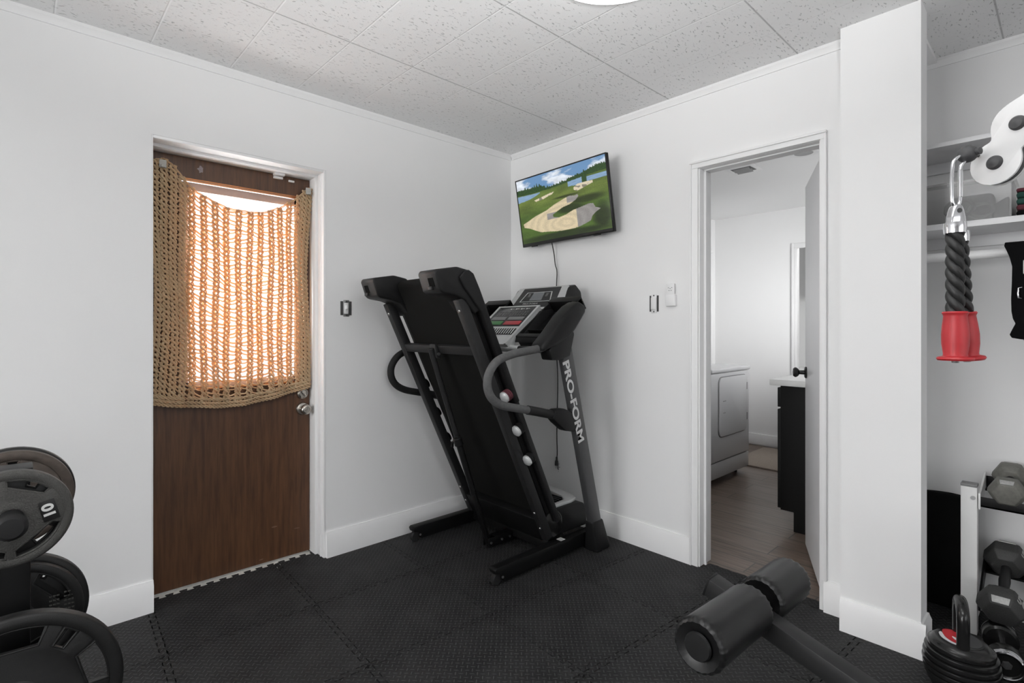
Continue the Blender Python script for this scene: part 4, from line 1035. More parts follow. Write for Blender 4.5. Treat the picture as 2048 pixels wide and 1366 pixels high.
def plate(R, rim, th, webth, angs, half, r_in=None, hub=.052, txt=None, mt='cast_iron', name='', lab='', y=0, z=0, lips=True):
    """weight plate in the xz plane, outer face towards -y at y"""
    t = thing('weight_plate', lab, 'weight plate', (TX, y, z-R), 'cast iron weight plates on the tree')
    o = (TX, y, z); Ri = R-rim
    m = MB()
    m.lathe([(Ri, th*.5), (Ri, .002), (Ri+.004, 0), (R-.006, 0), (R-.001, .004), (R, .008), (R, th-.006), (R-.005, th), (Ri, th), (Ri, th*.5)], o, (0, 1, 0), 72, (1, 0, 0))
    obj('rim', m, mt, t)
    m = MB()
    P = []; W_ = [(a, h) for a, h in zip(angs, half)]; rin = R*.64; gaps = []
    for i, (a, h) in enumerate(W_):
        for k in range(7):
            q = math.radians(a-h+2*h*k/6); P.append((TX+(Ri+.001)*math.cos(q), z+(Ri+.001)*math.sin(q)))
        b, hb = W_[(i+1) % len(W_)]; b += 360 if b < a else 0
        u0 = math.radians(a+h+1); u1 = math.radians(b-hb-1); gaps.append((u0, u1))
        for u in (u0, u1): P.append((TX+rin*math.cos(u), z+rin*math.sin(u)))
    m.xz(P, y+th*.5-webth/2-.004, y+th*.5+webth/2-.002, .003)
    wb = obj('web', m, mt, t)
    m = MB(); m.lathe([(.0262, .0005), (hub*.8, .0005), (hub*.92, .003), (hub, .006), (hub+.004, th*.5), (hub, th-.002), (.0262, th-.001), (.0262, .0005)], o, (0, 1, 0), 48)
    obj('hub', m, mt, t)
    if lips:
        for a1, a2 in gaps:
            arc = [(TX+(Ri-.002)*math.cos(a1+(a2-a1)*k/16), y+.006, z+(Ri-.002)*math.sin(a1+(a2-a1)*k/16)) for k in range(17)]
            ch = [(TX+(rin+.002)*math.cos(a2), y+.006, z+(rin+.002)*math.sin(a2)), (TX+(rin+.002)*math.cos(a1), y+.006, z+(rin+.002)*math.sin(a1))]
            obj('grip_lip', MB().tube(arc+ch, .0035, 8, closed=True), mt, t)
    if txt:
        s, ang, rr, size, rot = txt; q = math.radians(ang); c = Vector((TX+rr*math.cos(q), y+th*.5-webth/2-.0055, z+rr*math.sin(q)))
        ex = Vector((math.cos(math.radians(rot)), 0, math.sin(math.radians(rot)))); ey = Vector((-ex.z, 0, ex.x)); M = basis(ex, ey, ex.cross(ey), c)
        m = MB().box((-size*.85, -size*.52, -.001), (size*.85, size*.52, .0006), .0008, M); obj('number_plaque', m, 'cast_iron_dark', t)
        m = MB().text(s, size, Matrix.Translation((0, -.0012, 0)) @ M, .0005, 1.15, .0012); nb = obj('number', m, 'label_white', t, smooth=0); nb['label'] = 'white raised number ' + s
    return t
plate(.115, .020, .026, .014, (13, 101, 193, 269), (27, 4, 27, 4), hub=.046, txt=('10', 6, .068, .030, 104), lab='ten pound weight plate facing forward with a white 10', y=-.995, z=.768)
plate(.112, .020, .020, .014, (13, 101, 193, 269), (40, 30, 40, 30), hub=.046, mt='cast_iron_dark', lab='black weight plate sandwiched directly behind the one marked 10', y=-.966, z=.768)
plate(.132, .024, .030, .016, (30, 150, 270), (52, 52, 52), mt='rust_iron', lab='rusty dark weight plate behind the one marked 10, hard against the post', y=-.790+.06, z=.752)
plate(.136, .024, .030, .016, (60, 180, 300), (52, 52, 52), mt='cast_iron_dark', lab='rearmost dark weight plate at the top, closest to the white wall', y=-.697, z=.752)
plate(.152, .022, .032, .016, (-8, 70, 172, 250), (20, 4, 20, 4), mt='cast_iron_dark', lab='middle weight plate with a pale rim line behind the black post', y=-.755, z=.425)
plate(.166, .024, .034, .018, (-5, 115, 235), (56, 56, 56), mt='cast_iron_dark', lab='rear black middle weight plate, larger than the one in front of it', y=-.720, z=.425)
big = plate(.216, .030, .038, .018, (40, 64, 115, 172, 235, 292, 350), (7, 5, 7, 7, 7, 7, 7), hub=.060, mt='cast_iron_dark', lab='largest black weight plate, lowest on the near side of the weight tree', y=-1.005, z=.322)
m = MB(); random.seed(8)
for r_ in range(5):
    for c_ in range(2):
        for k in range(3): x = TX+.075+c_*.032+k*.008; zz = .430+.035-r_*.012-c_*-.004; m.box((x, -.7545+.002, zz), (x+.006, -.7525+.003, zz+.004), .0005)
sm = [o for o in bpy.data.objects if o.get('label', '').startswith('middle weight plate')][0]
obj('cast_lettering', m, 'cast_iron', sm)

# ------------------------------------------------------------------ leg lever with foam rollers (bottom right)
LG = thing('leg_lever', 'black padded leg lever bar with two foam rollers before the doorway', 'exercise bench', (-1.161, -2.75, 0))
bd = Vector((0, .955, .297)).normalized(); bu = Vector((0, -bd.z, bd.y)); E_ = Vector((-1.161, -2.047, .548))   # top edge of the far end
BM = basis((1, 0, 0), bd, bu, E_)
obj('lever_bar', MB().box((-.026, -.74, -.050), (.026, 0, 0), .003, BM), 'charcoal_metal', LG)
obj('bar_end_plug', MB().box((-.027, -.004, -.051), (.027, .003, .001), .002, BM), 'black_plastic', LG)
obj('pivot_post', MB().box((-1.191, -2.80, .05), (-1.131, -2.72, .40), .003), 'charcoal_metal', LG)
obj('base_foot', MB().box((-1.45, -2.80, -.012), (-.87, -2.72, .05), .004), 'charcoal_metal', LG)
ra = Vector((-1.466, -2.16, .531)); rb = Vector((-.918, -2.16, .502)); rd = (rb-ra).normalized(); RL = (rb-ra).length
obj('roller_axle', MB().cyl(ra+rd*.01, rb-rd*.01, .012, 18), 'charcoal_metal', LG)
def roller(o, L, d):
    r = .0585; N = 72; nh = 60; bm = bmesh.new(); A = d; X = A.orthogonal().normalized(); Y = A.cross(X); prev = None; rows = []
    prof = [(.016, .014), (.030, .010), (.044, .004), (.0505, .0), (.0555, .004), (.0580, .011), (r, .020), (r, .032)]
    prof = prof + [(r, .032+(L-.064)*k/24) for k in range(1, 24)] + [(q[0], L-q[1]) for q in prof[::-1]]
    for (rr, h) in prof:
        row = []
        for k in range(N):
            a = 2*PI*k/N; e = min(h, L-h); wr = 0
            if rr > .048 and e < .034: wr = .0021*math.sin(a*23+math.sin(a*3)*1.5)*math.exp(-((e-.010)/.010)**2)
            row.append(bm.verts.new(o+A*h+(X*math.cos(a)+Y*math.sin(a))*(rr+wr)))
        rows.append(row)
    for P, Q in zip(rows, rows[1:]):
        for k in range(N): bm.faces.new((P[k], P[(k+1) % N], Q[(k+1) % N], Q[k]))
    bm.faces.new(rows[0][::-1]); bm.faces.new(rows[-1]); bmesh.ops.recalc_face_normals(bm, faces=bm.faces[:])
    m = MB(); m.bm.free(); m.bm = bm; return m
mid = (-1.161-ra.x)/rd.x
for o, L in ((ra, mid-.027), (ra+rd*(mid+.027), RL-mid-.027)):
    f = obj('foam_roller', roller(o, L, rd), 'vinyl_black', LG, 60)
    e = o if o is ra else o+rd*L; sg = -1 if o is ra else 1
    m = MB().lathe([(0, -.003), (.022, -.003), (.028, -.001), (.031, .003), (.028, .008), (0, .009)], e-rd*sg*.006, rd*sg, 32); obj('end_cap', m, 'black_plastic', f)

# ------------------------------------------------------------------ cable pulley of the home gym (right edge)
fwv = Vector((.6845, .729, 0)); rtv = Vector((.729, -.6845, 0)); UP = Vector((0, 0, 1))
th_ = math.radians(-72); e1 = (rtv*math.cos(th_)+fwv*math.sin(th_)).normalized(); en = Vector((-e1.y, e1.x, 0));
if en.dot(fwv) > 0: en = -en            # towards the camera
Q1 = Vector((-.912, -2.596, 1.602))
PLM = basis(e1, UP, e1.cross(UP), Q1); face = 1 if (e1.cross(UP)).dot(en) > 0 else -1
GY = thing('cable_pulley_arm', 'white double pulley bracket with black bolts holding the cable rope', 'gym pulley', (-.52, -2.98, 0))
c2 = Vector((.043, .075)); c3 = Vector((.130, .118)); RA, RB, RC = .050, .048, .052
def sdf(p):
    d = 1e9
    def cap(a, b, ra, rb):
        ab = b-a; t = max(0, min(1, (p-a).dot(ab)/ab.length_squared)); return (p-(a+ab*t)).length-(ra+(rb-ra)*t)
    ds = [(p-Vector((0, 0))).length-RA, (p-c2).length-RB, cap(c2, c3, RB, RC)]
    k = .016
    d = ds[0]
    for q in ds[1:]:
        h = max(0, k-abs(d-q))/k; d = min(d, q)-h*h*k/4
    return d
cen = Vector((.030, .052)); out = []
for k in range(150):
    a = 2*PI*k/150; dr = Vector((math.cos(a), math.sin(a))); lo = 0
    # march inwards from outside
    t = .30
    while t > 0 and sdf(cen+dr*t) > 0: t -= .0008
    out.append(cen+dr*t)
for off, thk, nm, mt in ((0.0, .006, 'side_plate', 'pulley_white'), (-.007, .012, 'shade_plate', 'rubber_grey'), (-.020, .006, 'side_plate', 'pulley_white')):  # dark middle plate stands in for the bracket's shaded edge
    m = MB(); cc = Vector((.04, .055)); sc_ = .985 if nm == 'shade_plate' else 1
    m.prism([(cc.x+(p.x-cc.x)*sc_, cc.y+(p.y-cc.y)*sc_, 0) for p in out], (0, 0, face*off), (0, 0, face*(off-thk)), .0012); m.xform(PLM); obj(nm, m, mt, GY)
for c in (Vector((0, 0)), c2):
    ax = e1.cross(UP)*face
    o = PLM @ Vector((c.x, c.y, 0))
    m = MB().lathe([(0, .010), (.004, .010), (.006, .0085), (.012, .008), (.0155, .004), (.016, 0), (0, 0)], o, ax, 30)
    obj('pivot_bolt', m, 'rubber_grey', GY)
pb0 = PLM @ Vector((.0, -.04, face*-.02)); ballp = Vector((-.956, -2.553, 1.622))
obj('cable', MB().tube(spline([PLM @ Vector((.05, .13, face*-.02)), PLM @ Vector((-.01, .050, face*-.02)), PLM @ Vector((-.035, .030, face*-.02)), ballp, ballp+Vector((-.012, .010, .002))], 5), .0035, 8), 'black_plastic', GY)
obj('stopper_ball', MB().lathe([(0, -.019)]+[(.0195*math.sin(PI*k/16), -.0195*math.cos(PI*k/16)) for k in range(1, 16)]+[(0, .019)], ballp, e1, 26).lathe([(.007, .015), (.008, .026), (.004, .028), (0, .028)], ballp, e1, 16), 'rubber_grey', GY)
c3w = PLM @ Vector((c3.x, c3.y, face*-.02))
obj('support_arm', MB().tube([c3w, c3w+e1*.15+UP*.02, Vector((-.52, -2.98, 1.80))], .025, 14), 'rack_white', GY)
obj('upright_column', MB().box((-.55, -3.01, .05), (-.49, -2.95, 2.0), .004), 'rack_white', GY)
obj('base_foot', MB().box((-.70, -3.02, -.012), (-.34, -2.94, .05), .004), 'rack_white', GY)
# snap hook
K = Vector((-.977, -2.535, 1.555))
def kp_(a, b, c=0): return K+rtv*a+UP*b-fwv*c
cr = thing('snap_hook', 'steel snap hook hanging from the pulley cable', 'carabiner', kp_(0, -.058))
loop = [kp_(-.009, -.030), kp_(-.009, .015), kp_(-.006, .047), kp_(.004, .058), kp_(.016, .064), kp_(.024, .060), kp_(.020, .050), kp_(.011, .036), kp_(.010, .0), kp_(.010, -.035), kp_(.007, -.048), kp_(0, -.053), kp_(-.007, -.046)]
obj('hook_body', MB().tube(spline(loop, 6, True), .0036, 12, True), 'chrome', cr, 60)
obj('gate', MB().cyl(kp_(.0105, -.032), kp_(.0105, .030), .0046, 14, .001), 'chrome', cr)
# rope with red grips
RP = thing('triceps_rope', 'black twisted pull-down rope with two red grips', 'exercise rope', kp_(0, -.40))
m = MB(); tab = [(-.019, -.026), (-.0165, .000), (-.0125, .016), (-.008, .026), (0, .030), (.008, .026), (.0125, .016), (.0165, .000), (.019, -.026)]
ctr = kp_(0, -.078)
TMx = basis(rtv, UP, rtv.cross(UP), ctr)
m.prism([(a, b, 0) for a, b in tab], (0, 0, -.010), (0, 0, .010), .004, 3)
m.xform(TMx); bk = obj('rope_bracket', m, 'chrome', RP, 60); m = MB().lathe([(0, 0), (.0055, 0), (.0055, .001), (0, .001)], TMx @ Vector((0, .014, .0098)), -fwv, 20); obj('bracket_hole', m, 'box_dark', bk)
ropes = ((-.007, .006, -.10, -.008), (.0175, -.014, -.116, .0340))
for k, (a, c, b0, a2) in enumerate(ropes):
    top = kp_(a, b0, c); bot = kp_(a2, -.298, c*1.3); d = (bot-top); L = d.length; d.normalize(); X = d.orthogonal().normalized(); Y = d.cross(X)
    m = MB(); N = 90
    for s in range(3):
        m.tube([top+d*(L*q/N)+(X*math.cos(2*PI*s/3-q/N*L/.080*2*PI)+Y*math.sin(2*PI*s/3-q/N*L/.080*2*PI))*.0088 for q in range(N+1)], .0096, 10)
    rr = obj('rope', m, 'rope_black', RP, 60)
    m = MB().lathe([(.0165, -.010), (.0205, -.012), (.0215, 0), (.0205, .012), (.0165, .010)], top+d*.004, d, 30); fr_ = obj('rope_collar', m, 'chrome', rr)
    hd_ = MB().lathe([(.0, 0), (.0225, 0), (.0245, .003), (.0225, .007), (.0215, .010), (.0238, .030), (.0255, .052), (.0250, .074), (.0220, .096), (.0225, .1005), (.0330, .1035), (.0345, .107), (.0320, .111), (.0, .112)], bot-d*.004, d, 40)
    g = obj('grip', hd_, 'handle_red', RP); g['label'] = 'red moulded grip'
    obj('grip_bolt', MB().lathe([(0, 0), (.008, 0), (.007, .004), (0, .005)], bot+d*.108, d, 16), 'screw_steel', g)

# ------------------------------------------------------------------ closet recess: shelves, rod, contents
sh1 = single('wall_shelf', MB().box((.205, -3.278, 1.962), (.498, -2.237, 1.980), .001).box((.480, -3.278, 1.915), (.498, -2.237, 1.962), .001), 'white_paint', 'upper white shelf in the closet recess, empty', 'shelf', 'white closet shelves')
sh2 = single('wall_shelf', MB().box((.205, -3.278, 1.624), (.498, -2.237, 1.648), .001).box((.480, -3.278, 1.575), (.498, -2.237, 1.624), .001), 'white_paint', 'lower white shelf in the closet recess carrying the plastic bin', 'shelf', 'white closet shelves')
single('closet_rod', MB().cyl((.245, -2.236, 1.515), (.245, -3.278, 1.515), .0185, 22), 'white_plastic', 'white closet rod under the lower shelf', 'closet rod')
BX = thing('storage_bin', 'clear plastic bin on the lower closet shelf', 'storage bin', (.33, -2.45, 1.649))
m = MB(); bx0, bx1, by0, by1, bz0, bz1 = .215, .47, -2.560, -2.262, 1.649, 1.805
t = .0025
m.box((bx0, by0, bz0), (bx0+t, by1, bz1)).box((bx1-t, by0, bz0), (bx1, by1, bz1)).box((bx0+t, by0, bz0), (bx1-t, by0+t, bz1)).box((bx0+t, by1-t, bz0), (bx1-t, by1, bz1)).box((bx0+t, by0+t, bz0), (bx1-t, by1-t, bz0+t))
m.box((bx0-.006, by0-.004, bz1-.012), (bx0, by1, bz1)); obj('bin_body', m, 'clear_plastic', BX)
m = MB().box((bx0-.010, by0-.008, bz1+.001), (bx1+.004, by1+.002, bz1+.007)).box((bx0-.012, by0-.01, bz1-.006), (bx0-.009, by1+.002, bz1+.005)); obj('bin_lid', m, 'clear_plastic', BX)
def coil(cx, cy, cz, R, r, n, lab, mt, tilt):
    m = MB(); pts = []
    for k in range(n*20): a = 2*PI*k/20; rr = R*(1+.10*math.sin(k*.23)); pts.append((cx+.012*math.sin(k*.31), cy+rr*math.cos(a), max(1.652+r, cz+rr*.8*math.sin(a)+.004*math.cos(k*.4))))
    m.tube(pts, r, 8); single('resistance_band', m, mt, lab, 'exercise band', 'bands inside the clear bin')
coil(.285, -2.400, 1.715, .045, .0045, 3, 'dark coiled exercise band at the left inside the clear bin', 'rope_black', 0)
coil(.300, -2.465, 1.700, .038, .004, 3, 'grey coiled exercise band in the middle of the clear bin', 'cord_grey', 0)
m = MB().prism([(.26, -2.548, 1.653), (.30, -2.500, 1.653), (.32, -2.498, 1.72), (.30, -2.548, 1.745)], (0, 0, 0), (.06, 0, 0), .008); single('cloth_pouch', m, 'cord_grey', 'grey pouch at the right end inside the clear bin', 'pouch')
m = MB().box((.36, -2.50, 1.653), (.45, -2.36, 1.78), .02, seg=3); single('cloth_pouch', m, 'box_dark', 'dark bundle at the back of the clear bin', 'pouch')
zz = 1.649
for mt, h, lab in (('black_cloth', .022, 'black folded towel at the bottom of the closet shelf stack'), ('maroon_cloth', .022, 'maroon folded towel in the closet shelf stack'), ('green_cloth', .024, 'lower dark green folded towel in the closet shelf stack'), ('green_cloth', .024, 'upper dark green folded towel in the closet shelf stack'), ('maroon_cloth', .014, 'thin dark maroon towel on top of the closet shelf stack')):
    m = MB().box((.225, -2.80, zz), (.46, -2.572, zz+h-.001), h*.42, seg=4); single('folded_towel', m, mt, lab, 'towel', 'folded towels on the closet shelf'); zz += h

# weight vest over the rod
V_ = thing('weight_vest', 'black padded vest hung over the white closet rod', 'vest', (.245, -2.66, 1.18))
vo = [(-2.540, 1.537), (-2.548, 1.515), (-2.556, 1.490), (-2.563, 1.455), (-2.562, 1.40), (-2.560, 1.33), (-2.561, 1.285), (-2.565, 1.258), (-2.572, 1.240), (-2.562, 1.215), (-2.556, 1.198), (-2.562, 1.186), (-2.585, 1.181), (-2.595, 1.180), (-2.595, 1.174), (-2.80, 1.172), (-2.80, 1.540), (-2.66, 1.545), (-2.60, 1.541)]
for xa, xb, nm in ((.185, .222, 'front_panel'), (.268, .300, 'back_panel')):
    m = MB().yz(vo, xa, xb, .008, 3); p_ = obj(nm, m, 'black_cloth', V_, 50)
    if nm == 'front_panel': vf = p_
obj('shoulder_fold', MB().xz([(.190, 1.530), (.196, 1.543), (.215, 1.551), (.270, 1.551), (.290, 1.543), (.298, 1.530), (.285, 1.534), (.205, 1.534)], -2.80, -2.541, .003), 'black_cloth', V_)
m = MB().box((.1822, -2.660, 1.425), (.1838, -2.594, 1.475), .0005); lb = obj('label_patch', m, 'box_dark', V_)
m = MB()
for (a, b, c, d) in ((-2.661, -2.593, 1.4735, 1.476), (-2.661, -2.593, 1.424, 1.4265), (-2.596, -2.593, 1.424, 1.476), (-2.661, -2.658, 1.424, 1.476)): m.box((.1815, a, c), (.1826, b, d))
m.text('L', .040, basis((0, -1, 0), (0, 0, 1), (-1, 0, 0), (.1817, -2.610, 1.450)), .0004, 1.0, .0015); obj('patch_print', m, 'label_white', lb, smooth=0)
m = MB().box((.176, -2.80, 1.335), (.185, -2.587, 1.372), .002); sp = obj('side_strap', m, 'black_cloth', V_)
m = MB().tube([(.180, -2.590, 1.374), (.178, -2.581, 1.372), (.178, -2.579, 1.353), (.178, -2.581, 1.335), (.180, -2.590, 1.333)], .0024, 8); obj('strap_ring', m, 'chrome', sp)

# folded black mat leaning in the recess corner
m = MB(); pts = []
for k in range(13): t = k/12; pts.append((-2.340-.36*t, .515+.03*math.sin(PI*t)**.5*(1 if t > 0 else 0)-.016*(1-t)*(1-t)))
prof = [(-2.237, 0), (-2.238, .470), (-2.250, .486), (-2.30, .492), (-2.35, .494), (-2.40, .490), (-2.428, .480), (-2.438, .462), (-2.440, 0)]
m.yz(prof, .415, .480, .012, 3)
M_ = single('exercise_mat', m, 'foam_black', 'tall folded black foam mat standing behind the white rack upright', 'exercise mat')

# dumbbell rack
RK = thing('dumbbell_rack', 'white dumbbell rack with black trays in the closet recess', 'dumbbell rack', (.33, -2.95, 0))
for y0, y1 in ((-2.459, -2.409), (-3.20, -3.15)):
    m = MB().box((.238, min(y0, y1), 0), (.282, max(y0, y1), .588), .0015).box((.282, min(y0, y1)+.008, .02), (.478, max(y0, y1)-.008, .05), .002)
    u = obj('rack_upright', m, 'rack_white', RK); obj('upright_cap', MB().box((.236, min(y0, y1)-.001, .586), (.284, max(y0, y1)+.001, .598), .003), 'button_grey', u)
    obj('rack_bolt', MB().cyl((.239, y0+.012, .545), (.234, y0+.012, .545), .008, 14), 'screw_steel', u)
for zf, zb, nm in ((.535, .560, 0), (.130, .215, 1)):
    m = MB()
    # two angle rails carrying the dumbbell heads
    m.box((.255, -3.15, zf-.025), (.290, -2.462, zf-.018), .001).box((.255, -3.15, zf-.025), (.260, -2.462, zf+.015), .001)
    m.box((.420, -3.15, zb-.02), (.465, -2.462, zb-.013), .001).box((.460, -3.15, zb-.02), (.465, -2.462, zb+.035), .001)
    tr = obj('rack_tray', m, 'black_metal', RK)
    obj('tray_bracket', MB().xz([(.250, zf-.035), (.470, zb-.03), (.470, zb+.05), (.455, zb+.05), (.28, zf+.03), (.250, zf+.03)], -2.468, -2.461, .001), 'rack_white' if nm == 0 else 'black_metal', tr)
def dumbbell(c, R, hl, tot, ang, lab, mt, num=None, rot=0):
    """hex dumbbell; axis from the front head (towards -x) back along +x, rising by ang"""
    ax = Vector((math.cos(ang), 0, math.sin(ang))); Y = Vector((0, 1, 0))
    Z = Vector((-math.sin(ang), 0, math.cos(ang))); c = Vector(c)
    t = thing('hex_dumbbell', lab, 'dumbbell', c-Vector((0, 0, R*.87)), 'hex dumbbells on the white rack')
    def ring(h, r): return [c+ax*h+(Y*math.cos(math.radians(60*k))+Z*math.sin(math.radians(60*k)))*r for k in range(6)]
    for sg in (-1, 1):
        h0 = sg*(tot/2-hl); h1 = sg*tot/2; m = MB()
        rows = [ring(h0, R*.62), ring(h0+sg*hl*.30, R), ring(h1-sg*hl*.25, R), ring(h1, R*.72)]
        vs = [[m.bm.verts.new(p) for p in r] for r in rows]; fs = []
        for a, b in zip(vs, vs[1:]):
            for k in range(6): fs.append(m.bm.faces.new((a[k], a[(k+1) % 6], b[(k+1) % 6], b[k])))
        fs.append(m.bm.faces.new(vs[0])); fs.append(m.bm.faces.new(vs[-1])); bmesh.ops.recalc_face_normals(m.bm, faces=fs)
        bmesh.ops.bevel(m.bm, geom=m.bm.edges[:], offset=.004, segments=2, profile=.5, affect='EDGES')
        hd = obj('weight_head', m, mt, t, 30)
        # worn bare patch on the upper facet
        m = MB(); q0 = c+ax*(h1-sg*hl*.125)+Z*R*.745; 
        A = [c+ax*(h1-sg*hl*.23)+Y*(R*.36)+Z*(R*.862), c+ax*(h1-sg*hl*.23)-Y*(R*.36)+Z*(R*.862), c+ax*(h1-sg*hl*.03)-Y*(R*.31)+Z*(R*.685), c+ax*(h1-sg*hl*.03)+Y*(R*.31)+Z*(R*.685)]
        nrm_ = (Z*.8+ax*sg*.6).normalized()
        m.prism(A, nrm_*-.002, nrm_*.0018, .0008); obj('worn_patch', m, 'worn_metal', hd)
        if num:
            fn = (Z*.5-Y*.866); eu = ax*-1; o_ = c+ax*((h0+h1)/2)+fn*(R*.866+.0006)
            ex = ax*1.0; ey = fn.cross(ex)
            m = MB().text(num, .05, basis(-(Z*.866+Y*.5), ax, fn, o_), .0006, 1, .001)
            obj('raised_number', m, 'worn_metal', hd, smooth=0)
    m = MB().lathe([(.015, -tot/2+hl*.9), (.016, -tot*.1), (.0185, 0), (.016, tot*.1), (.015, tot/2-hl*.9)], c, ax, 20); obj('handle', m, 'charcoal_metal', t)
    return t
dumbbell((.362, -2.545, .597), .060, .080, .25, math.radians(9), 'worn grey hex dumbbell on the top tray of the rack', 'hex_worn')
dumbbell((.300, -2.535, .222), .074, .105, .36, math.radians(23), 'large black hex dumbbell marked 50 on the lower tray', 'hex_iron', '50')

# adjustable kettlebell
KX, KY = -.236, -2.462
KB = thing('kettlebell', 'black disc-stack kettlebell with a red and white emblem', 'kettlebell', (KX, KY, 0))
prof = [(0, 0), (.060, 0), (.072, .006)]
for k in range(8):
    z0 = .012+k*.019; r0 = [.080, .090, .097, .101, .103, .101, .097, .089][k]
    prof += [(r0-.006, z0), (r0, z0+.003), (r0+.0015, z0+.010), (r0, z0+.016), (r0-.006, z0+.0185)]
prof += [(.080, .168), (.074, .174), (.066, .178), (.0, .179)]
obj('disc_stack', MB().lathe(prof, (KX, KY, 0), (0, 0, 1), 64), 'gloss_black', KB)
ka = (fwv*.82+rtv*.57).normalized()
def kk(a, z): return Vector((KX, KY, 0))+ka*a+UP*z
ob = spline([kk(-.054, .168), kk(-.056, .205), kk(-.058, .248), kk(-.050, .285), kk(-.020, .303), kk(.020, .303), kk(.050, .285), kk(.058, .248), kk(.056, .205), kk(.054, .168)], 6)
obj('handle', MB().tube(ob, .0175, 18), 'gloss_black', KB, 60)
km = Vector((-ka.y, ka.x, 0))
if km.dot(rtv) > 0: km = -km         # km points to the viewer's left
EM = basis(ka, km, ka.cross(km), (KX, KY, .1795))
em = obj('emblem', MB().xform(Matrix.Identity(4)).lathe([(0, 0), (.060, 0), (.060, .0008), (0, .0009)], (KX, KY, .1785), (0, 0, 1), 48), 'gloss_black', KB)
def blob(pts, k=6): return [(p.x, p.y, 0) for p in spline([(a, b, 0) for a, b in pts], k, True)]
m = MB(); m.prism([EM @ Vector(p) for p in blob([(.052, .022), (.040, .044), (.012, .046), (-.012, .040), (-.030, .030), (-.040, .012), (-.030, .004), (-.010, .006), (.020, .004), (.045, .006)])], (0, 0, 0), (0, 0, .0010)); obj('red_shape', m, 'emblem_red', em)['label'] = 'red rounded emblem shape'
m = MB(); m.prism([EM @ Vector(p) for p in blob([(.018, .050), (.008, .057), (-.020, .052), (-.042, .034), (-.050, .018), (-.044, .014), (-.034, .028), (-.016, .041), (.004, .046)])], (0, 0, 0.0002), (0, 0, .0014)); m.prism([EM @ Vector(p) for p in blob([(.004, .022), (-.010, .020), (-.022, .012), (-.020, .006), (-.006, .010)])], (0, 0, .0002), (0, 0, .0014)); obj('white_shape', m, 'emblem_white', em)['label'] = 'white curved emblem shapes'
m = MB(); m.prism([EM @ Vector(p) for p in blob([(.040, -.012), (.010, -.010), (-.020, -.012), (-.044, -.016), (-.036, -.040), (-.004, -.054), (.030, -.046), (.045, -.03)])], (0, 0, 0), (0, 0, .0010)); obj('grey_shape', m, 'rubber_grey', em)

# chrome-rimmed round dumbbells lying on the floor beside the kettlebell
def round_db(c, ax, lab):
    c = Vector(c); ax = Vector(ax).normalized(); r = .052
    t = thing('round_dumbbell', lab, 'dumbbell', c-Vector((0, 0, r)), 'round chrome-rimmed dumbbells')
    for sg in (-1, 1):
        o = c+ax*sg*.060
        hd = obj('weight_head', MB().lathe([(0, 0), (.044, 0), (r, .008), (r, .060), (.046, .068), (.040, .066), (.036, .060), (0, .058)], o, ax*sg, 40), 'gloss_black', t)
        obj('chrome_rim', MB().lathe([(.0405, .064), (.0440, .0690), (.0485, .0675), (r+.0008, .060), (r+.0008, .054), (.048, .060)], o, ax*sg, 40), 'chrome', hd)
        obj('end_nut', MB().lathe([(0, .066), (.012, .066), (.016, .058), (0, .058)], o, ax*sg, 6), 'rubber_grey', hd)
    obj('handle', MB().cyl(c-ax*.062, c+ax*.062, .015, 18), 'chrome', t)
round_db((.075, -2.545, .0535), (1, .15, 0), 'round black dumbbell with chrome rim, just right of the kettlebell')
round_db((.085, -2.690, .0535), (1, .10, 0), 'round chrome-rimmed dumbbell behind the lowest one, beneath the big hex dumbbell')
round_db((-.160, -2.668, .0535), (.9, -.30, 0), 'lowest round chrome-rimmed dumbbell, nearest of the three by the kettlebell')
# ------------------------------------------------------------------ lights and camera
LX, LY = -1.150, -1.728
Lt = thing('ceiling_light', 'round white glowing light on the tiled ceiling', 'ceiling light', (LX, LY, H-.07))
obj('diffuser', MB().lathe([(0, -.075), (.12, -.070), (.20, -.058), (.240, -.040), (.250, -.020), (.248, -.012)], (LX, LY, H), (0, 0, 1), 56), 'lamp_glow', Lt)
obj('base_ring', MB().lathe([(.246, -.014), (.255, -.012), (.258, 0), (.10, 0)], (LX, LY, H), (0, 0, 1), 56), 'white_plastic', Lt)
def area(name, loc, rot, sx, sy, power, col=(1, 1, 1), shape='RECTANGLE'):
    l = bpy.data.lights.new(name, 'AREA'); l.shape = shape; l.size = sx; l.size_y = sy; l.energy = power; l.color = col
    o = bpy.data.objects.new(name, l); C.objects.link(o); o.location = loc; o.rotation_euler = rot; return o
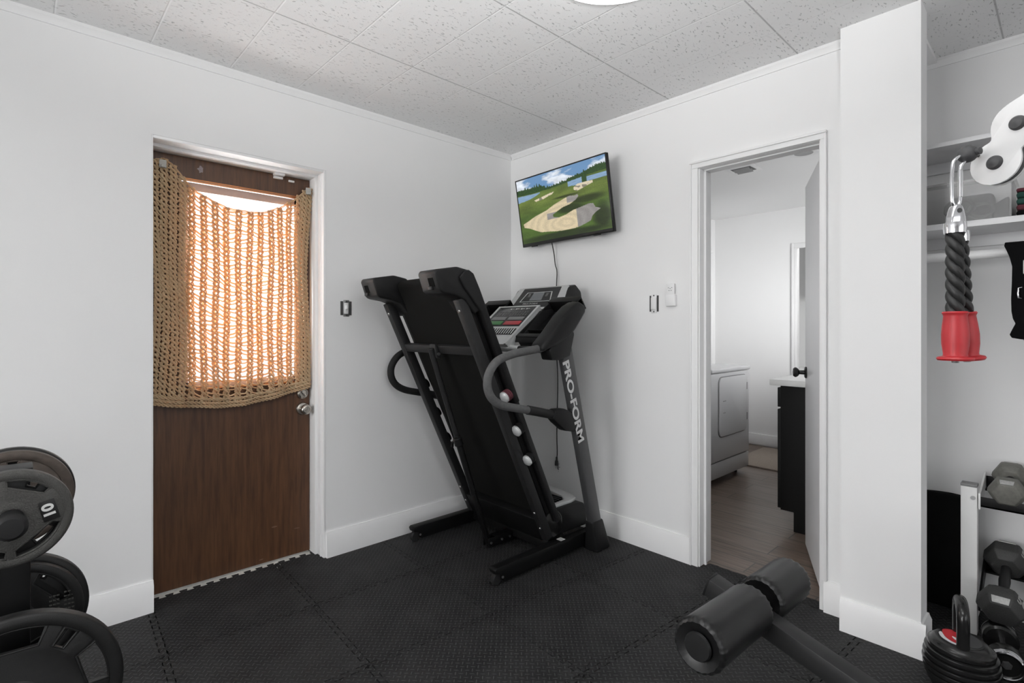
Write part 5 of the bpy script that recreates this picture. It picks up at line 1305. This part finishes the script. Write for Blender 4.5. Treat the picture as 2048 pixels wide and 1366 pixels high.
# daylight entering by the two windows behind and left of the camera; the laundry lights are added fill
area('window_daylight', (-2.6, -5.98, 1.35), (PI/2, 0, 0), 3.1, 1.65, P_REAR)
area('window_daylight_left', (-6.48, -1.33, 1.32), (PI/2, 0, -PI/2), 2.35, 1.75, P_LEFT)
fl_ = area('ceiling_fill', (-2.75, -3.0, 1.25), Vector((.31, .37, .87)).to_track_quat('-Z', 'Y').to_euler(), .4, .4, P_FILL); fl_.data.spread = math.radians(100)  # unseen fill lamp added to brighten the ceiling
lw2 = area('laundry_aimed_fill', (1.7, -2.25, 1.52), (PI/2-.05, 0, -math.radians(38)), .8, 1.0, P_LAUN); lw2.data.spread = math.radians(75); area('laundry_soft_fill', (1.7, -2.27, 1.45), (PI/2-.25, 0, 0), .8, 1.0, P_LAUN*.75)  # added lamps: one aimed at the far wall, one filling the dryer front
area('door_window_daylight', (-1.7, .30, 1.45), (PI/2, 0, PI), .55, .95, P_DOOR)
area('next_room_fill', (3.72, -1.15, 2.38), (0, 0, 0), .3, .3, 7)  # unseen lamp added to brighten the room beyond the opening
w = bpy.data.worlds.new('sky'); bpy.context.scene.world = w; w.use_nodes = True; nt = w.node_tree
bg = nt.nodes['Background']; sk = nn(nt, 'ShaderNodeTexSky'); sk.sky_type = 'HOSEK_WILKIE'; sk.turbidity = 8; sk.sun_direction = (.2, -.3, .9)
hs = nn(nt, 'ShaderNodeHueSaturation'); hs.inputs['Saturation'].default_value = .12; nt.links.new(sk.outputs[0], hs.inputs['Color']); nt.links.new(hs.outputs[0], bg.inputs['Color']); bg.inputs['Strength'].default_value = SKY
sc = bpy.context.scene
cd_ = bpy.data.cameras.new('camera'); cam = bpy.data.objects.new('camera', cd_); C.objects.link(cam)
cd_.sensor_width = 36; cd_.sensor_fit = 'HORIZONTAL'; cd_.lens = 36*1050/2048; cd_.shift_y = -28/2048; cd_.clip_start = .05
cam.location = (-2.539, -2.716, 1.225); cam.rotation_euler = (PI/2, 0, math.radians(46.822-90))
sc.camera = cam
sc.view_settings.view_transform = 'Standard'; sc.view_settings.look = 'None'; sc.view_settings.gamma = 1; sc.view_settings.use_curve_mapping = False
sc.view_settings.exposure = EXPO
sc.cycles.max_bounces = 8; sc.cycles.diffuse_bounces = 5; sc.cycles.transparent_max_bounces = 12
